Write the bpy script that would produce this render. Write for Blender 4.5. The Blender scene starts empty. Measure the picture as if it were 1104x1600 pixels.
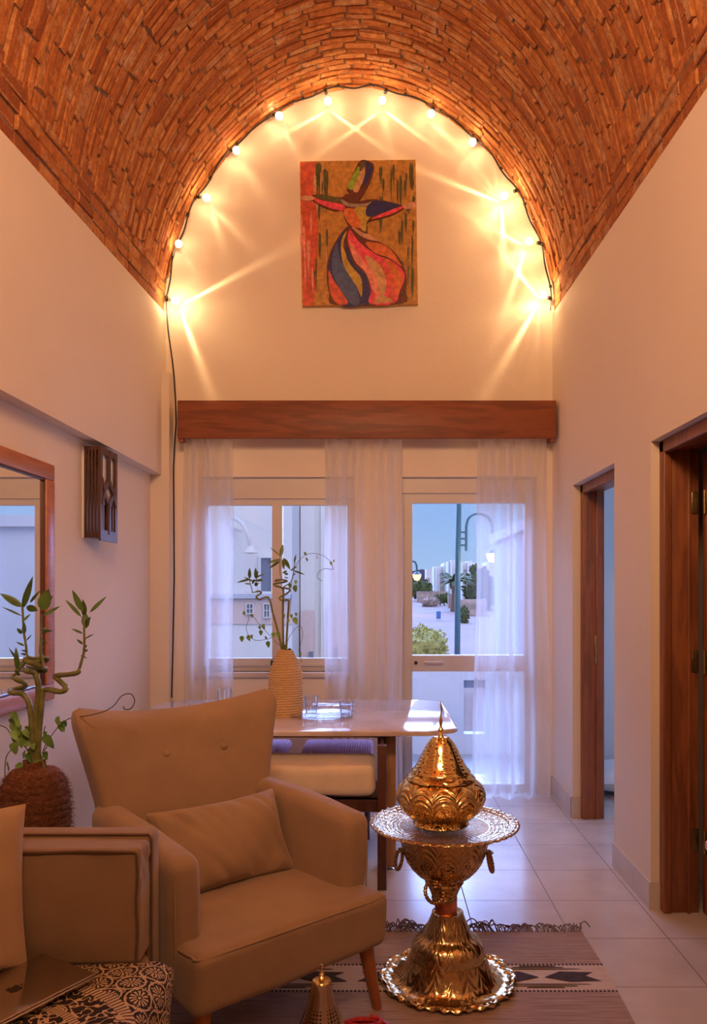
import bpy, bmesh, math, random
from mathutils import Vector, Matrix, noise as mnoise
random.seed(7)
S = bpy.context.scene
COL = S.collection
PI = math.pi
# ------------------------------------------------------------ camera
CH = 1.4545; F = 1233.0; VX = 590.0; VY = 920.0      # eye height, focal length and vanishing point in a 1104x1600 frame
cd = bpy.data.cameras.new('camera'); cam = bpy.data.objects.new('camera', cd); COL.objects.link(cam)
cam.location = (0, 0, CH); cam.rotation_euler = (PI/2, 0, 0)
cd.sensor_fit = 'HORIZONTAL'; cd.sensor_width = 36; cd.lens = F/1104*36
cd.shift_x = -(VX-552)/1104; cd.shift_y = (VY-800)/1104
cd.clip_start = .05; cd.clip_end = 400
S.camera = cam
def P(px, py, Y): return Vector(((px-VX)/F*Y, Y, CH-(py-VY)/F*Y))
# ------------------------------------------------------------ world, sun, lamps, exposure
S.view_settings.view_transform = 'Standard'; S.view_settings.look = 'None'
S.view_settings.gamma = 1; S.view_settings.use_curve_mapping = False
S.view_settings.exposure = 0.0
w = bpy.data.worlds.new('dusk_sky'); S.world = w; w.use_nodes = True
nt = w.node_tree; bg = nt.nodes['Background']
tc = nt.nodes.new('ShaderNodeTexCoord'); sx = nt.nodes.new('ShaderNodeSeparateXYZ'); cr = nt.nodes.new('ShaderNodeValToRGB')
nt.links.new(tc.outputs['Generated'], sx.inputs[0]); nt.links.new(sx.outputs[2], cr.inputs[0]); nt.links.new(cr.outputs[0], bg.inputs[0])
e = cr.color_ramp.elements; e[0].position = 0; e[0].color = (.42,.61,.92,1); e[1].position = .5; e[1].color = (.14,.30,.78,1)
e2 = e.new(.12); e2.color = (.29,.50,.92,1)
bg.inputs[1].default_value = 1.0
def sunlamp(name, rot, col, st, ang):
    l = bpy.data.lights.new(name, 'SUN'); l.color = col; l.energy = st; l.angle = math.radians(ang)
    o = bpy.data.objects.new(name, l); COL.objects.link(o); o.rotation_euler = rot; return o
sunlamp('dusk_glow', (math.radians(48), 0, math.radians(16)), (1,.84,.80), 1.7, 60)       # soft light from over the house on to the street
sunlamp('north_glow', (math.radians(-54), 0, math.radians(8)), (.34,.48,1), 18.0, 80)      # bluish sky light coming in through the windows
def arealamp(name, loc, rot, size, col, en):
    l = bpy.data.lights.new(name, 'AREA'); l.color = col; l.energy = en; l.size = size
    o = bpy.data.objects.new(name, l); COL.objects.link(o); o.location = loc; o.rotation_euler = rot; return o
arealamp('room_lamp', (-.1,.4,3.4), (math.radians(108),0,0), .8, (1,.56,.29), 104)
arealamp('rear_fill', (.2,-1.2,3.0), (math.radians(68),0,math.radians(4)), .7, (1,.60,.34), 8)  # added warm fill behind the camera, high enough that no pane reflects it
arealamp('bedroom_daylight', (3.55,5.1,1.5), (0,math.radians(90),0), 1.2, (.40,.55,1), 14)
BULB_W = 2.6
# ------------------------------------------------------------ node helpers
class NT:
    def __init__(s, m): s.t = m.node_tree; s.n = s.t.nodes; s.l = s.t.links
    def new(s, ty, **kw):
        n = s.n.new('ShaderNode'+ty)
        for k, v in kw.items():
            if k in ('ins',): continue
            setattr(n, k, v)
        for k, v in kw.get('ins', {}).items(): s.set(n.inputs[k], v)
        return n
    def set(s, i, v):
        if isinstance(v, bpy.types.NodeSocket): s.l.new(v, i)
        else:
            if isinstance(v, tuple) and len(v) == 3 and i.type == 'RGBA': v = (*v, 1)
            i.default_value = v
    def m(s, op, a, b=0.0, c=None):
        n = s.n.new('ShaderNodeMath'); n.operation = op; s.set(n.inputs[0], a)
        if op not in ('SINE','COSINE','FRACT','ABSOLUTE','FLOOR','SQRT'): s.set(n.inputs[1], b)
        if c is not None: s.set(n.inputs[2], c)
        return n.outputs[0]
    def mix(s, f, a, b):
        n = s.n.new('ShaderNodeMix'); n.data_type = 'RGBA'; s.set(n.inputs[0], f); s.set(n.inputs[6], a); s.set(n.inputs[7], b); return n.outputs[2]
    def ramp(s, v, *st):
        n = s.n.new('ShaderNodeValToRGB'); s.set(n.inputs[0], v); e = n.color_ramp.elements
        while len(e) < len(st): e.new(.5)
        for k, (p, c) in enumerate(st):
            e[k].position = p; e[k].color = (*c, 1) if len(c) == 3 else c
        return n.outputs[0]
    def noise(s, scale, vec=None, detail=4, rough=.5):
        n = s.n.new('ShaderNodeTexNoise'); n.inputs['Scale'].default_value = scale; n.inputs['Detail'].default_value = detail; n.inputs['Roughness'].default_value = rough
        if vec is not None: s.l.new(vec, n.inputs['Vector'])
        return n.outputs[0]
    def map(s, sc=(1,1,1), src='Object', rot=(0,0,0)):
        c = s.n.new('ShaderNodeTexCoord'); n = s.n.new('ShaderNodeMapping'); s.l.new(c.outputs[src], n.inputs[0]); n.inputs['Scale'].default_value = sc; n.inputs['Rotation'].default_value = rot; return n.outputs[0]
    def xyz(s, src='Object'):
        c = s.n.new('ShaderNodeTexCoord'); n = s.n.new('ShaderNodeSeparateXYZ'); s.l.new(c.outputs[src], n.inputs[0]); return n.outputs
    def bump(s, h, st=.3, d=.01):
        n = s.n.new('ShaderNodeBump'); s.set(n.inputs['Height'], h); n.inputs['Strength'].default_value = st; n.inputs['Distance'].default_value = d; return n.outputs[0]
def newmat(name, base=(.8,.8,.8), rough=.6, metal=0, **kw):
    m = bpy.data.materials.new(name); m.use_nodes = True; n = NT(m); b = n.n['Principled BSDF']; n.b = b
    n.set(b.inputs['Base Color'], base if len(base) == 4 else (*base, 1)); b.inputs['Roughness'].default_value = rough; b.inputs['Metallic'].default_value = metal
    for k, v in kw.items(): b.inputs[k.replace('_', ' ')].default_value = v
    return m, n
def plain(name, c, rough=.6, metal=0, var=.15, nscale=6, bs=0, bscale=60, **kw):
    m, n = newmat(name, c, rough, metal, **kw)
    if var:
        f = n.noise(nscale, n.map())
        n.set(n.b.inputs['Base Color'], n.mix(n.ramp(f, (.3,(0,0,0)), (.7,(1,1,1))), tuple(x*(1-var) for x in c), tuple(min(1, x*(1+var)) for x in c)))
    if bs: n.set(n.b.inputs['Normal'], n.bump(n.noise(bscale, n.map(), 6), bs))
    return m
def woodm(name, c1, c2, axis='z', rough=.45, sc=1):
    m, n = newmat(name, c1, rough)
    st = {'x': (1,9,9), 'y': (9,1,9), 'z': (9,9,1)}[axis]
    v = n.map(tuple(q*sc for q in st)); f = n.noise(1.6, v, 6, .6)
    wv = n.m('SINE', n.m('MULTIPLY', f, 26.0)); g = n.m('MULTIPLY_ADD', wv, .5, .5)
    fine = n.noise(14, v, 3)
    n.set(n.b.inputs['Base Color'], n.mix(n.m('MULTIPLY', n.m('ADD', g, fine), .5), c1, c2))
    n.set(n.b.inputs['Normal'], n.bump(n.m('ADD', g, fine), .12, .003)); return m
def fabric(name, c, var=.12, sheen=.3, weave=900):
    m, n = newmat(name, c, .9); b = n.b
    b.inputs['Sheen Weight'].default_value = sheen; b.inputs['Sheen Roughness'].default_value = .5; b.inputs['Specular IOR Level'].default_value = .15
    f = n.noise(9, n.map(), 5)
    n.set(b.inputs['Base Color'], n.mix(f, tuple(x*(1-var*1.5) for x in c), tuple(x*(1+var*1.5) for x in c)))
    h = n.m('ADD', n.m('MULTIPLY', n.noise(weave*.5, n.map(), 2), .12), n.noise(11, n.map(), 3))
    n.set(b.inputs['Normal'], n.bump(h, .25, .012)); return m
def glassm(name, tint=(1,1,1), gl=.12, rough=.02):
    m = bpy.data.materials.new(name); m.use_nodes = True; n = NT(m); n.n.remove(n.n['Principled BSDF'])
    t = n.new('BsdfTransparent', ins={'Color': (*tint,1)}); g = n.new('BsdfGlossy', ins={'Roughness': rough, 'Color': (1,1,1,1)})
    lw = n.new('LayerWeight', ins={'Blend': .25}); f = n.m('MULTIPLY_ADD', lw.outputs['Fresnel'], .6, gl)
    x = n.new('MixShader'); n.set(x.inputs[0], f); n.l.new(t.outputs[0], x.inputs[1]); n.l.new(g.outputs[0], x.inputs[2]); n.l.new(x.outputs[0], n.n['Material Output'].inputs[0]); return m
def emit(name, c, st):
    m = bpy.data.materials.new(name); m.use_nodes = True; n = NT(m); n.n.remove(n.n['Principled BSDF'])
    x = n.new('Emission', ins={'Color': (*c,1), 'Strength': st}); n.l.new(x.outputs[0], n.n['Material Output'].inputs[0]); return m
# ------------------------------------------------------------ materials
M = {}
def mk_plaster(name, c):
    m, n = newmat(name, c, .75); n.b.inputs['Specular IOR Level'].default_value = .3
    a = n.noise(1.3, n.map(), 5, .6); b = n.noise(35, n.map(), 5)
    n.set(n.b.inputs['Base Color'], n.mix(a, tuple(x*.93 for x in c), tuple(min(1,x*1.05) for x in c)))
    n.set(n.b.inputs['Normal'], n.bump(n.m('ADD', n.m('MULTIPLY', a, 2.0), n.m('MULTIPLY', b, .2)), .25, .02)); return m
M['plaster'] = mk_plaster('cream_plaster', (.80,.69,.57))
M['plaster_room'] = mk_plaster('side_room_plaster', (.72,.72,.72))
M['skirt'] = plain('skirting_tile', (.60,.52,.46), .35, var=.08)
M['pelmet'] = woodm('pelmet_wood', (.13,.035,.014), (.30,.085,.03), 'x', .5, .7)
M['doorwood'] = woodm('door_wood', (.15,.045,.018), (.36,.12,.045), 'z', .4, .7)
M['framewood'] = woodm('mirror_wood', (.38,.13,.06), (.55,.20,.10), 'y', .35)
M['lampwood'] = woodm('lantern_wood', (.05,.02,.015), (.12,.045,.03), 'z', .4)
M['darkwood'] = woodm('chair_dark_wood', (.05,.016,.010), (.12,.04,.02), 'z', .4)
M['legwood'] = woodm('leg_wood', (.30,.10,.035), (.45,.16,.055), 'z', .35, .5)
M['tablewood'] = woodm('table_leg_wood', (.30,.14,.06), (.42,.21,.09), 'z', .4)
M['alu'] = plain('painted_frame', (.62,.56,.50), .4, var=.03)
M['brass_hinge'] = plain('aged_brass', (.45,.32,.14), .35, 1, var=.2, nscale=40)
M['steel'] = plain('steel', (.7,.7,.7), .25, 1, var=0)
M['black'] = plain('black_plastic', (.015,.013,.012), .5, var=0)
M['chairfab'] = fabric('tan_velvet', (.35,.225,.138))
M['sofafab'] = fabric('taupe_linen', (.30,.185,.105), weave=1400)
M['pillowfab'] = fabric('beige_linen', (.46,.30,.175))
M['seatfab'] = fabric('cream_seat_fabric', (.78,.62,.46))
M['piping'] = fabric('dark_piping', (.13,.065,.03))
M['coil'] = plain('red_hose', (.55,.03,.03), .45, var=.3, nscale=60)
M['leaf'] = plain('green_leaf', (.085,.16,.035), .45, var=.45, nscale=14)
M['vine'] = plain('vine_leaf', (.16,.30,.06), .45, var=.4, nscale=14)
M['bamboo'] = plain('bamboo_stem', (.17,.17,.05), .4, var=.4, nscale=25)
M['stemd'] = plain('dry_vine_stem', (.10,.07,.03), .7, var=.3)
M['glass'] = glassm('clear_pane', (.97,.985,1), .03)
M['tumbler'] = glassm('clear_glassware', (.95,.97,1), .10)
M['parapet'] = plain('parapet_render', (.62,.60,.60), .8, var=.05, nscale=2)
M['bwhite'] = plain('white_render', (.80,.78,.76), .85, var=.05, nscale=.6)
M['bpink'] = plain('pink_render', (.72,.56,.52), .85, var=.08, nscale=.5)
M['bgrey'] = plain('blue_grey_render', (.55,.58,.66), .85, var=.05, nscale=.5)
M['wdark'] = plain('house_window', (.18,.21,.28), .2, var=.1)
M['street'] = plain('sandy_street', (.24,.165,.14), .9, var=.14, nscale=.35)
M['hill'] = plain('distant_hill', (.20,.22,.32), 1, var=.2, nscale=.08)
M['stone'] = plain('stone_wall', (.45,.36,.33), .9, var=.35, nscale=3)
M['teal'] = plain('teal_lamp_post', (.035,.13,.16), .5, var=.1)
M['bush'] = plain('green_bush', (.07,.12,.04), .8, var=.4, nscale=8)
M['bushy'] = plain('yellow_bush', (.42,.40,.12), .8, var=.4, nscale=8)
M['palmt'] = plain('palm_trunk', (.22,.15,.10), .9, var=.3, nscale=10)
M['lampglow'] = emit('street_lamp_glow', (1,.52,.17), 5)
M['filament'] = emit('bulb_filament', (1,.80,.52), 40)
M['bluebin'] = plain('blue_bin', (.06,.2,.5), .5, var=.1)
M['whitefab'] = fabric('white_cotton', (.72,.72,.75))
M['purple'], n_ = newmat('purple_ribbed_fabric', (.80,.50,.78), .85)
_s = n_.xyz()[0]; n_.set(n_.b.inputs['Normal'], n_.bump(n_.m('SINE', n_.m('MULTIPLY', _s, 420.0)), .6, .004))
M['pinktop'] = plain('pink_tabletop', (.70,.40,.34), .4, var=.1)
M['bulbglass'] = glassm('bulb_glass', (1,.97,.92), .06)
n = NT(M['bulbglass']); q = n.n['Mix Shader'].outputs[0]; em_ = n.new('Emission', ins={'Color': (1,.80,.50,1), 'Strength': 2.6}); ad = n.new('AddShader'); n.l.new(q, ad.inputs[0]); n.l.new(em_.outputs[0], ad.inputs[1]); n.l.new(ad.outputs[0], n.n['Material Output'].inputs[0])
m, n = newmat('mirror_glass', (.92,.94,.95), .01, 1); M['mirror'] = m
m, n = newmat('laptop_aluminium', (.62,.58,.54), .16, 1); M['laptop'] = m
M['logo'] = plain('dark_logo', (.02,.017,.015), .12, var=0)
# bricks
m, n = newmat('orange_brick', (.5,.2,.08), .85)
g = n.new('NewGeometry'); ri = g.outputs['Random Per Island']
c = n.ramp(ri, (0,(.34,.10,.035)), (.25,(.50,.17,.05)), (.55,(.64,.24,.07)), (.8,(.72,.32,.10)), (1,(.60,.34,.18)))
f = n.noise(22, n.map(), 6, .65); c2 = n.mix(n.ramp(f, (.35,(0,0,0)), (.75,(1,1,1))), c, (.30,.08,.025))
st = n.noise(5, n.map(), 6, .7); c3 = n.mix(n.ramp(st, (.60,(0,0,0)), (.72,(1,1,1))), c2, (.62,.42,.28))
n.set(n.b.inputs['Base Color'], c3)
n.set(n.b.inputs['Normal'], n.bump(n.m('ADD', f, n.m('MULTIPLY', n.noise(90, n.map(), 4), .4)), 1.0, .02)); n.b.inputs['Specular IOR Level'].default_value = .25
M['brick'] = m
M['mortar'] = plain('dark_mortar', (.20,.115,.07), .95, var=.5, nscale=18, bs=.6, bscale=40)
# floor tiles 0.4 m
m, n = newmat('floor_tiles', (.6,.5,.45), .22)
o = n.xyz(); X, Y = o[0], o[1]
gx = n.m('ABSOLUTE', n.m('SUBTRACT', n.m('FRACT', n.m('DIVIDE', n.m('SUBTRACT', X, .2075), .4)), .5))
gy = n.m('ABSOLUTE', n.m('SUBTRACT', n.m('FRACT', n.m('DIVIDE', n.m('SUBTRACT', Y, .283), .4)), .5))
gr = n.m('LESS_THAN', n.m('MINIMUM', gx, gy), .0065)
tn = n.noise(2.2, n.map(), 6, .65)
tc_ = n.ramp(tn, (.3,(.52,.47,.45)), (.55,(.62,.57,.55)), (.75,(.70,.65,.62)))
n.set(n.b.inputs['Base Color'], n.mix(gr, tc_, (.24,.19,.17)))
n.set(n.b.inputs['Roughness'], n.m('MULTIPLY_ADD', gr, .5, .2)); n.set(n.b.inputs['Normal'], n.bump(n.m('SUBTRACT', n.m('MULTIPLY', tn, .15), gr), .2, .004))
M['tiles'] = m
m, n = newmat('balcony_tiles', (.42,.40,.40), .6); M['balcony'] = m
# marble table top
m, n = newmat('pale_marble', (.7,.6,.55), .09); v = n.noise(2.5, n.map(), 8, .6)
n.set(n.b.inputs['Base Color'], n.ramp(v, (.3,(.46,.34,.32)), (.5,(.62,.50,.47)), (.7,(.70,.60,.58)))); M['marble'] = m
# brass
def brass(name, col, kind, N=8, rough=.17, z0=0., h=.1, hole=True):
    m, n = newmat(name, col, rough, 1); o = n.xyz(); x, y, z = o
    th = n.m('ARCTAN2', y, x); u = n.m('MULTIPLY', th, N/(2*PI))
    r = n.m('SQRT', n.m('ADD', n.m('MULTIPLY', x, x), n.m('MULTIPLY', y, y)))
    dent = n.noise(30, n.map(), 3)
    if kind == 'arch':        # overlapping engraved arches round the body with pierced triangles
        v = n.m('DIVIDE', n.m('SUBTRACT', z, z0), h)
        def rings(off):
            fu = n.m('MULTIPLY', n.m('SUBTRACT', n.m('FRACT', n.m('ADD', u, off)), .5), 2.0)
            return n.m('SQRT', n.m('ADD', n.m('MULTIPLY', fu, fu), n.m('MULTIPLY', v, v)))
        d1 = rings(0.0); d2 = rings(.5); d = n.m('MINIMUM', d1, d2)
        ln = n.m('SINE', n.m('MULTIPLY', d, 54.0)); band = n.m('MULTIPLY', n.m('GREATER_THAN', d, .55), n.m('LESS_THAN', d, 1.0))
        H = n.m('MULTIPLY', ln, band)
        vor = n.new('TexVoronoi', ins={'Scale': 105.0}); n.l.new(n.map(), vor.inputs['Vector'])
        dots = n.m('LESS_THAN', vor.outputs['Distance'], .36); inner = n.m('LESS_THAN', d, .52)
        dk = n.m('MULTIPLY', dots, inner)
    elif kind == 'cone':
        v = n.m('MULTIPLY', n.m('SUBTRACT', z, z0), 1/h)
        vor = n.new('TexVoronoi', ins={'Scale': 85.0}); n.l.new(n.map(), vor.inputs['Vector'])
        fan = n.m('SINE', n.m('MULTIPLY', th, float(N))); lines = n.m('SINE', n.m('ADD', n.m('MULTIPLY', z, 520.0), n.m('MULTIPLY', fan, 2.5)))
        H = n.m('MULTIPLY', lines, n.m('GREATER_THAN', fan, .1)); dk = n.m('MULTIPLY', n.m('LESS_THAN', vor.outputs['Distance'], .30), n.m('LESS_THAN', fan, .25))
    elif kind == 'tray':      # rays near the middle, chased texture outside
        rays = n.m('MULTIPLY', n.m('MULTIPLY', n.m('SINE', n.m('MULTIPLY', th, 56.0)), n.m('LESS_THAN', r, .165)), 1.8)
        vor = n.new('TexVoronoi', ins={'Scale': 75.0}); n.l.new(n.map(), vor.inputs['Vector'])
        ring = n.m('SINE', n.m('MULTIPLY', r, 420.0)); out = n.m('GREATER_THAN', r, .17)
        H = n.m('ADD', rays, n.m('MULTIPLY', out, n.m('ADD', n.m('MULTIPLY', vor.outputs['Distance'], 2.0), n.m('MULTIPLY', ring, .4)))); dk = None
    else:                     # base: chased leaves
        lf = n.m('ABSOLUTE', n.m('SINE', n.m('MULTIPLY', th, N/2)))
        vor = n.new('TexVoronoi', ins={'Scale': 48.0}); n.l.new(n.map(), vor.inputs['Vector'])
        H = n.m('ADD', n.m('MULTIPLY', n.m('SINE', n.m('ADD', n.m('MULTIPLY', z, 160.0), n.m('MULTIPLY', lf, 7.0))), .5), vor.outputs['Distance']); dk = None
    H2 = n.m('ADD', H, n.m('MULTIPLY', dent, 1.5))
    n.set(n.b.inputs['Normal'], n.bump(H2, {'arch': .75, 'cone': .5, 'tray': .8, 'base': .45}[kind], .0025))
    if dk is not None and hole:
        n.set(n.b.inputs['Base Color'], n.mix(dk, col, (.02,.01,.003))); n.set(n.b.inputs['Metallic'], n.m('SUBTRACT', 1.0, dk)); n.set(n.b.inputs['Roughness'], n.m('MULTIPLY_ADD', dk, .5, rough))
    return m
BR = (.86,.64,.27)
M['b_arch'] = brass('engraved_brass_body', BR, 'arch', 6, .19, .012, .160)
M['b_bowl'] = brass('engraved_brass_bowl', (.62,.41,.18), 'arch', 6, .22, .09, .19)
M['b_cone'] = brass('pierced_brass_cone', BR, 'cone', 8, .18)
M['b_tray'] = brass('chased_brass_tray', (.58,.43,.24), 'tray', 8, .22)
M['b_base'] = brass('chased_brass_base', (.68,.50,.24), 'base', 16, .17)
M['b_plain'] = plain('plain_brass', BR, .2, 1, var=.1, nscale=30)
M['b_ring'] = plain('aged_brass_ring', (.50,.30,.13), .3, 1, var=.3, nscale=60)
M['copper'] = plain('copper_pipe', (.62,.22,.12), .3, 1, var=.35, nscale=20)
m, n = newmat('perforated_silver_brass', (.62,.50,.36), .2, 1)
o = n.xyz(); th = n.m('ARCTAN2', o[1], o[0]); a = n.m('FRACT', n.m('MULTIPLY', th, 30/(2*PI))); b_ = n.m('FRACT', n.m('MULTIPLY', o[2], 105.0))
q = n.m('MULTIPLY', n.m('LESS_THAN', n.m('ABSOLUTE', n.m('SUBTRACT', a, .5)), .28), n.m('LESS_THAN', n.m('ABSOLUTE', n.m('SUBTRACT', b_, .5)), .25))
q = n.m('MULTIPLY', q, n.m('LESS_THAN', o[2], .262)); q = n.m('MULTIPLY', q, n.m('GREATER_THAN', n.m('SINE', n.m('MULTIPLY', th, 6.0)), -.6))
n.set(n.b.inputs['Base Color'], n.mix(q, (.62,.50,.36), (.02,.012,.006))); n.set(n.b.inputs['Metallic'], n.m('SUBTRACT', 1.0, q)); M['b_perf'] = m
# rope and coir
m, n = newmat('sisal_rope', (.60,.33,.13), .85); o = n.xyz(); th = n.m('ARCTAN2', o[1], o[0])
tw = n.m('SINE', n.m('ADD', n.m('MULTIPLY', th, 70.0), n.m('MULTIPLY', o[2], 400.0)))
n.set(n.b.inputs['Base Color'], n.mix(n.noise(40, n.map((1,1,4))), (.50,.27,.11), (.82,.56,.29))); n.set(n.b.inputs['Normal'], n.bump(tw, .4, .003)); M['rope'] = m
m, n = newmat('brown_coir', (.2,.06,.02), .95); fz = n.noise(70, n.map((1,1,2.5)), 8, .75)
n.set(n.b.inputs['Base Color'], n.ramp(fz, (.3,(.12,.032,.013)), (.52,(.36,.12,.05)), (.72,(.66,.30,.14)))); n.set(n.b.inputs['Normal'], n.bump(fz, 1, .02)); M['coir'] = m
# curtains
m = bpy.data.materials.new('sheer_voile'); m.use_nodes = True; n = NT(m); n.n.remove(n.n['Principled BSDF'])
t = n.new('BsdfTransparent', ins={'Color': (1,1,1,1)}); tl = n.new('BsdfTranslucent', ins={'Color': (.94,.93,.95,1)}); df = n.new('BsdfDiffuse', ins={'Color': (.92,.90,.90,1)})
x1 = n.new('MixShader'); x1.inputs[0].default_value = .35; n.l.new(tl.outputs[0], x1.inputs[1]); n.l.new(df.outputs[0], x1.inputs[2])
lw = n.new('LayerWeight', ins={'Blend': .5}); fac = n.m('MULTIPLY_ADD', lw.outputs['Facing'], .62, .36)
x2 = n.new('MixShader'); n.set(x2.inputs[0], fac); n.l.new(t.outputs[0], x2.inputs[1]); n.l.new(x1.outputs[0], x2.inputs[2]); n.l.new(x2.outputs[0], n.n['Material Output'].inputs[0]); M['voile'] = m
# kilim rug
m, n = newmat('kilim_wool', (.3,.2,.15), .95); o = n.xyz(); x, y, z = o
fine = n.ramp(n.noise(2.2, n.map((2.2,70,1)), 6, .75), (.33,(0,0,0)), (.68,(1,1,1)))
brown = n.mix(fine, (.24,.155,.125), (.60,.45,.38)); cream = n.mix(fine, (.58,.46,.40), (.80,.69,.61))
inb = None
for (a, b) in ((-.49,-.29), (-1.35,-1.10), (-1.95,-1.78)):
    q = n.m('MULTIPLY', n.m('GREATER_THAN', y, a), n.m('LESS_THAN', y, b)); inb = q if inb is None else n.m('MAXIMUM', inb, q)
c = n.mix(inb, brown, cream)
dsh = n.m('GREATER_THAN', n.m('SINE', n.m('MULTIPLY', x, 420.0)), -.35)
for L in (-.29, -.49, -1.10, -1.35):
    q = n.m('MULTIPLY', n.m('LESS_THAN', n.m('ABSOLUTE', n.m('SUBTRACT', y, L)), .0075), dsh); c = n.mix(q, c, (.075,.045,.045))
n.set(n.b.inputs['Base Color'], c); n.set(n.b.inputs['Normal'], n.bump(fine, .5, .004)); M['kilim'] = m
M['kdark'] = plain('kilim_dark_wool', (.06,.036,.034), .95, var=.3, nscale=50)
M['fringe'] = plain('grey_fringe', (.24,.19,.19), .95, var=.4, nscale=50)
# block printed throw
m, n = newmat('block_printed_cotton', (.5,.4,.3), .9); o = n.xyz('UV'); U, V = o[0], o[1]
wob = n.noise(28, n.map((1,1,1), 'UV'), 2)
px_ = n.m('DIVIDE', U, .085); py_ = n.m('DIVIDE', V, .085*1.5)
def cell(off):
    a = n.m('MULTIPLY', n.m('SUBTRACT', n.m('FRACT', n.m('ADD', px_, off)), .5), 1.0); b = n.m('MULTIPLY', n.m('SUBTRACT', n.m('FRACT', n.m('ADD', py_, off)), .5), 1.5)
    return a, b, n.m('SQRT', n.m('ADD', n.m('MULTIPLY', a, a), n.m('MULTIPLY', b, b)))
a1, b1, r1 = cell(0.0); a2, b2, r2 = cell(.5)
pick = n.m('LESS_THAN', r2, r1)
def sel(p, q): return n.m('ADD', n.m('MULTIPLY', p, n.m('SUBTRACT', 1.0, pick)), n.m('MULTIPLY', q, pick))
a_, b_, r_ = sel(a1,a2), sel(b1,b2), n.m('MINIMUM', r1, r2)
th = n.m('ARCTAN2', b_, a_); pet = n.m('SINE', n.m('MULTIPLY', th, 12.0))
def band(v, lo, hi): return n.m('MULTIPLY', n.m('GREATER_THAN', v, lo), n.m('LESS_THAN', v, hi))
p = n.m('MULTIPLY', band(r_, .09, .30), n.m('GREATER_THAN', pet, -.1))
p = n.m('MAXIMUM', p, n.m('LESS_THAN', r_, .05)); p = n.m('MAXIMUM', p, band(r_, .40, .455))
vor = n.new('TexVoronoi', ins={'Scale': 120.0}); n.l.new(n.map((1,1,1),'UV'), vor.inputs['Vector'])
p = n.m('MAXIMUM', p, n.m('MULTIPLY', n.m('GREATER_THAN', r_, .30), n.m('LESS_THAN', vor.outputs['Distance'], .33)))
# the big medallion: rope rings with a darker garland between them
du, dv = n.m('SUBTRACT', U, .35), n.m('SUBTRACT', V, .62); R = n.m('SQRT', n.m('ADD', n.m('MULTIPLY', du, du), n.m('MULTIPLY', dv, dv))); TH = n.m('ARCTAN2', dv, du)
garl = n.m('MULTIPLY', band(R, 0.0, .50), 1.0)
vor2 = n.new('TexVoronoi', ins={'Scale': 11.0}); n.l.new(n.map((1,1,1),'UV'), vor2.inputs['Vector'])
fl = n.m('LESS_THAN', n.m('ADD', vor2.outputs['Distance'], n.m('MULTIPLY', wob, .35)), .46)
fl = n.m('MULTIPLY', fl, n.m('GREATER_THAN', n.m('SINE', n.m('MULTIPLY', vor2.outputs['Distance'], 75.0)), -.6))
sq = n.m('LESS_THAN', n.m('ABSOLUTE', n.m('SUBTRACT', n.noise(38, n.map((1,1,1),'UV'), 1), .5)), .035)
gpat = n.m('MAXIMUM', fl, sq)
p = n.m('ADD', n.m('MULTIPLY', p, n.m('SUBTRACT', 1.0, garl)), n.m('MULTIPLY', gpat, garl))
for (rc, wd) in ((.515,.012), (.50,.006), (.40,.012)):
    ring = n.m('LESS_THAN', n.m('ABSOLUTE', n.m('SUBTRACT', R, rc)), wd); bead = n.m('GREATER_THAN', n.m('SINE', n.m('MULTIPLY', TH, 260.0)), -.5)
    p = n.m('ADD', n.m('MULTIPLY', p, n.m('SUBTRACT', 1.0, ring)), n.m('MULTIPLY', bead, ring))
n.set(n.b.inputs['Base Color'], n.mix(p, (.022,.012,.010), (.62,.44,.27))); M['throw'] = m
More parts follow.
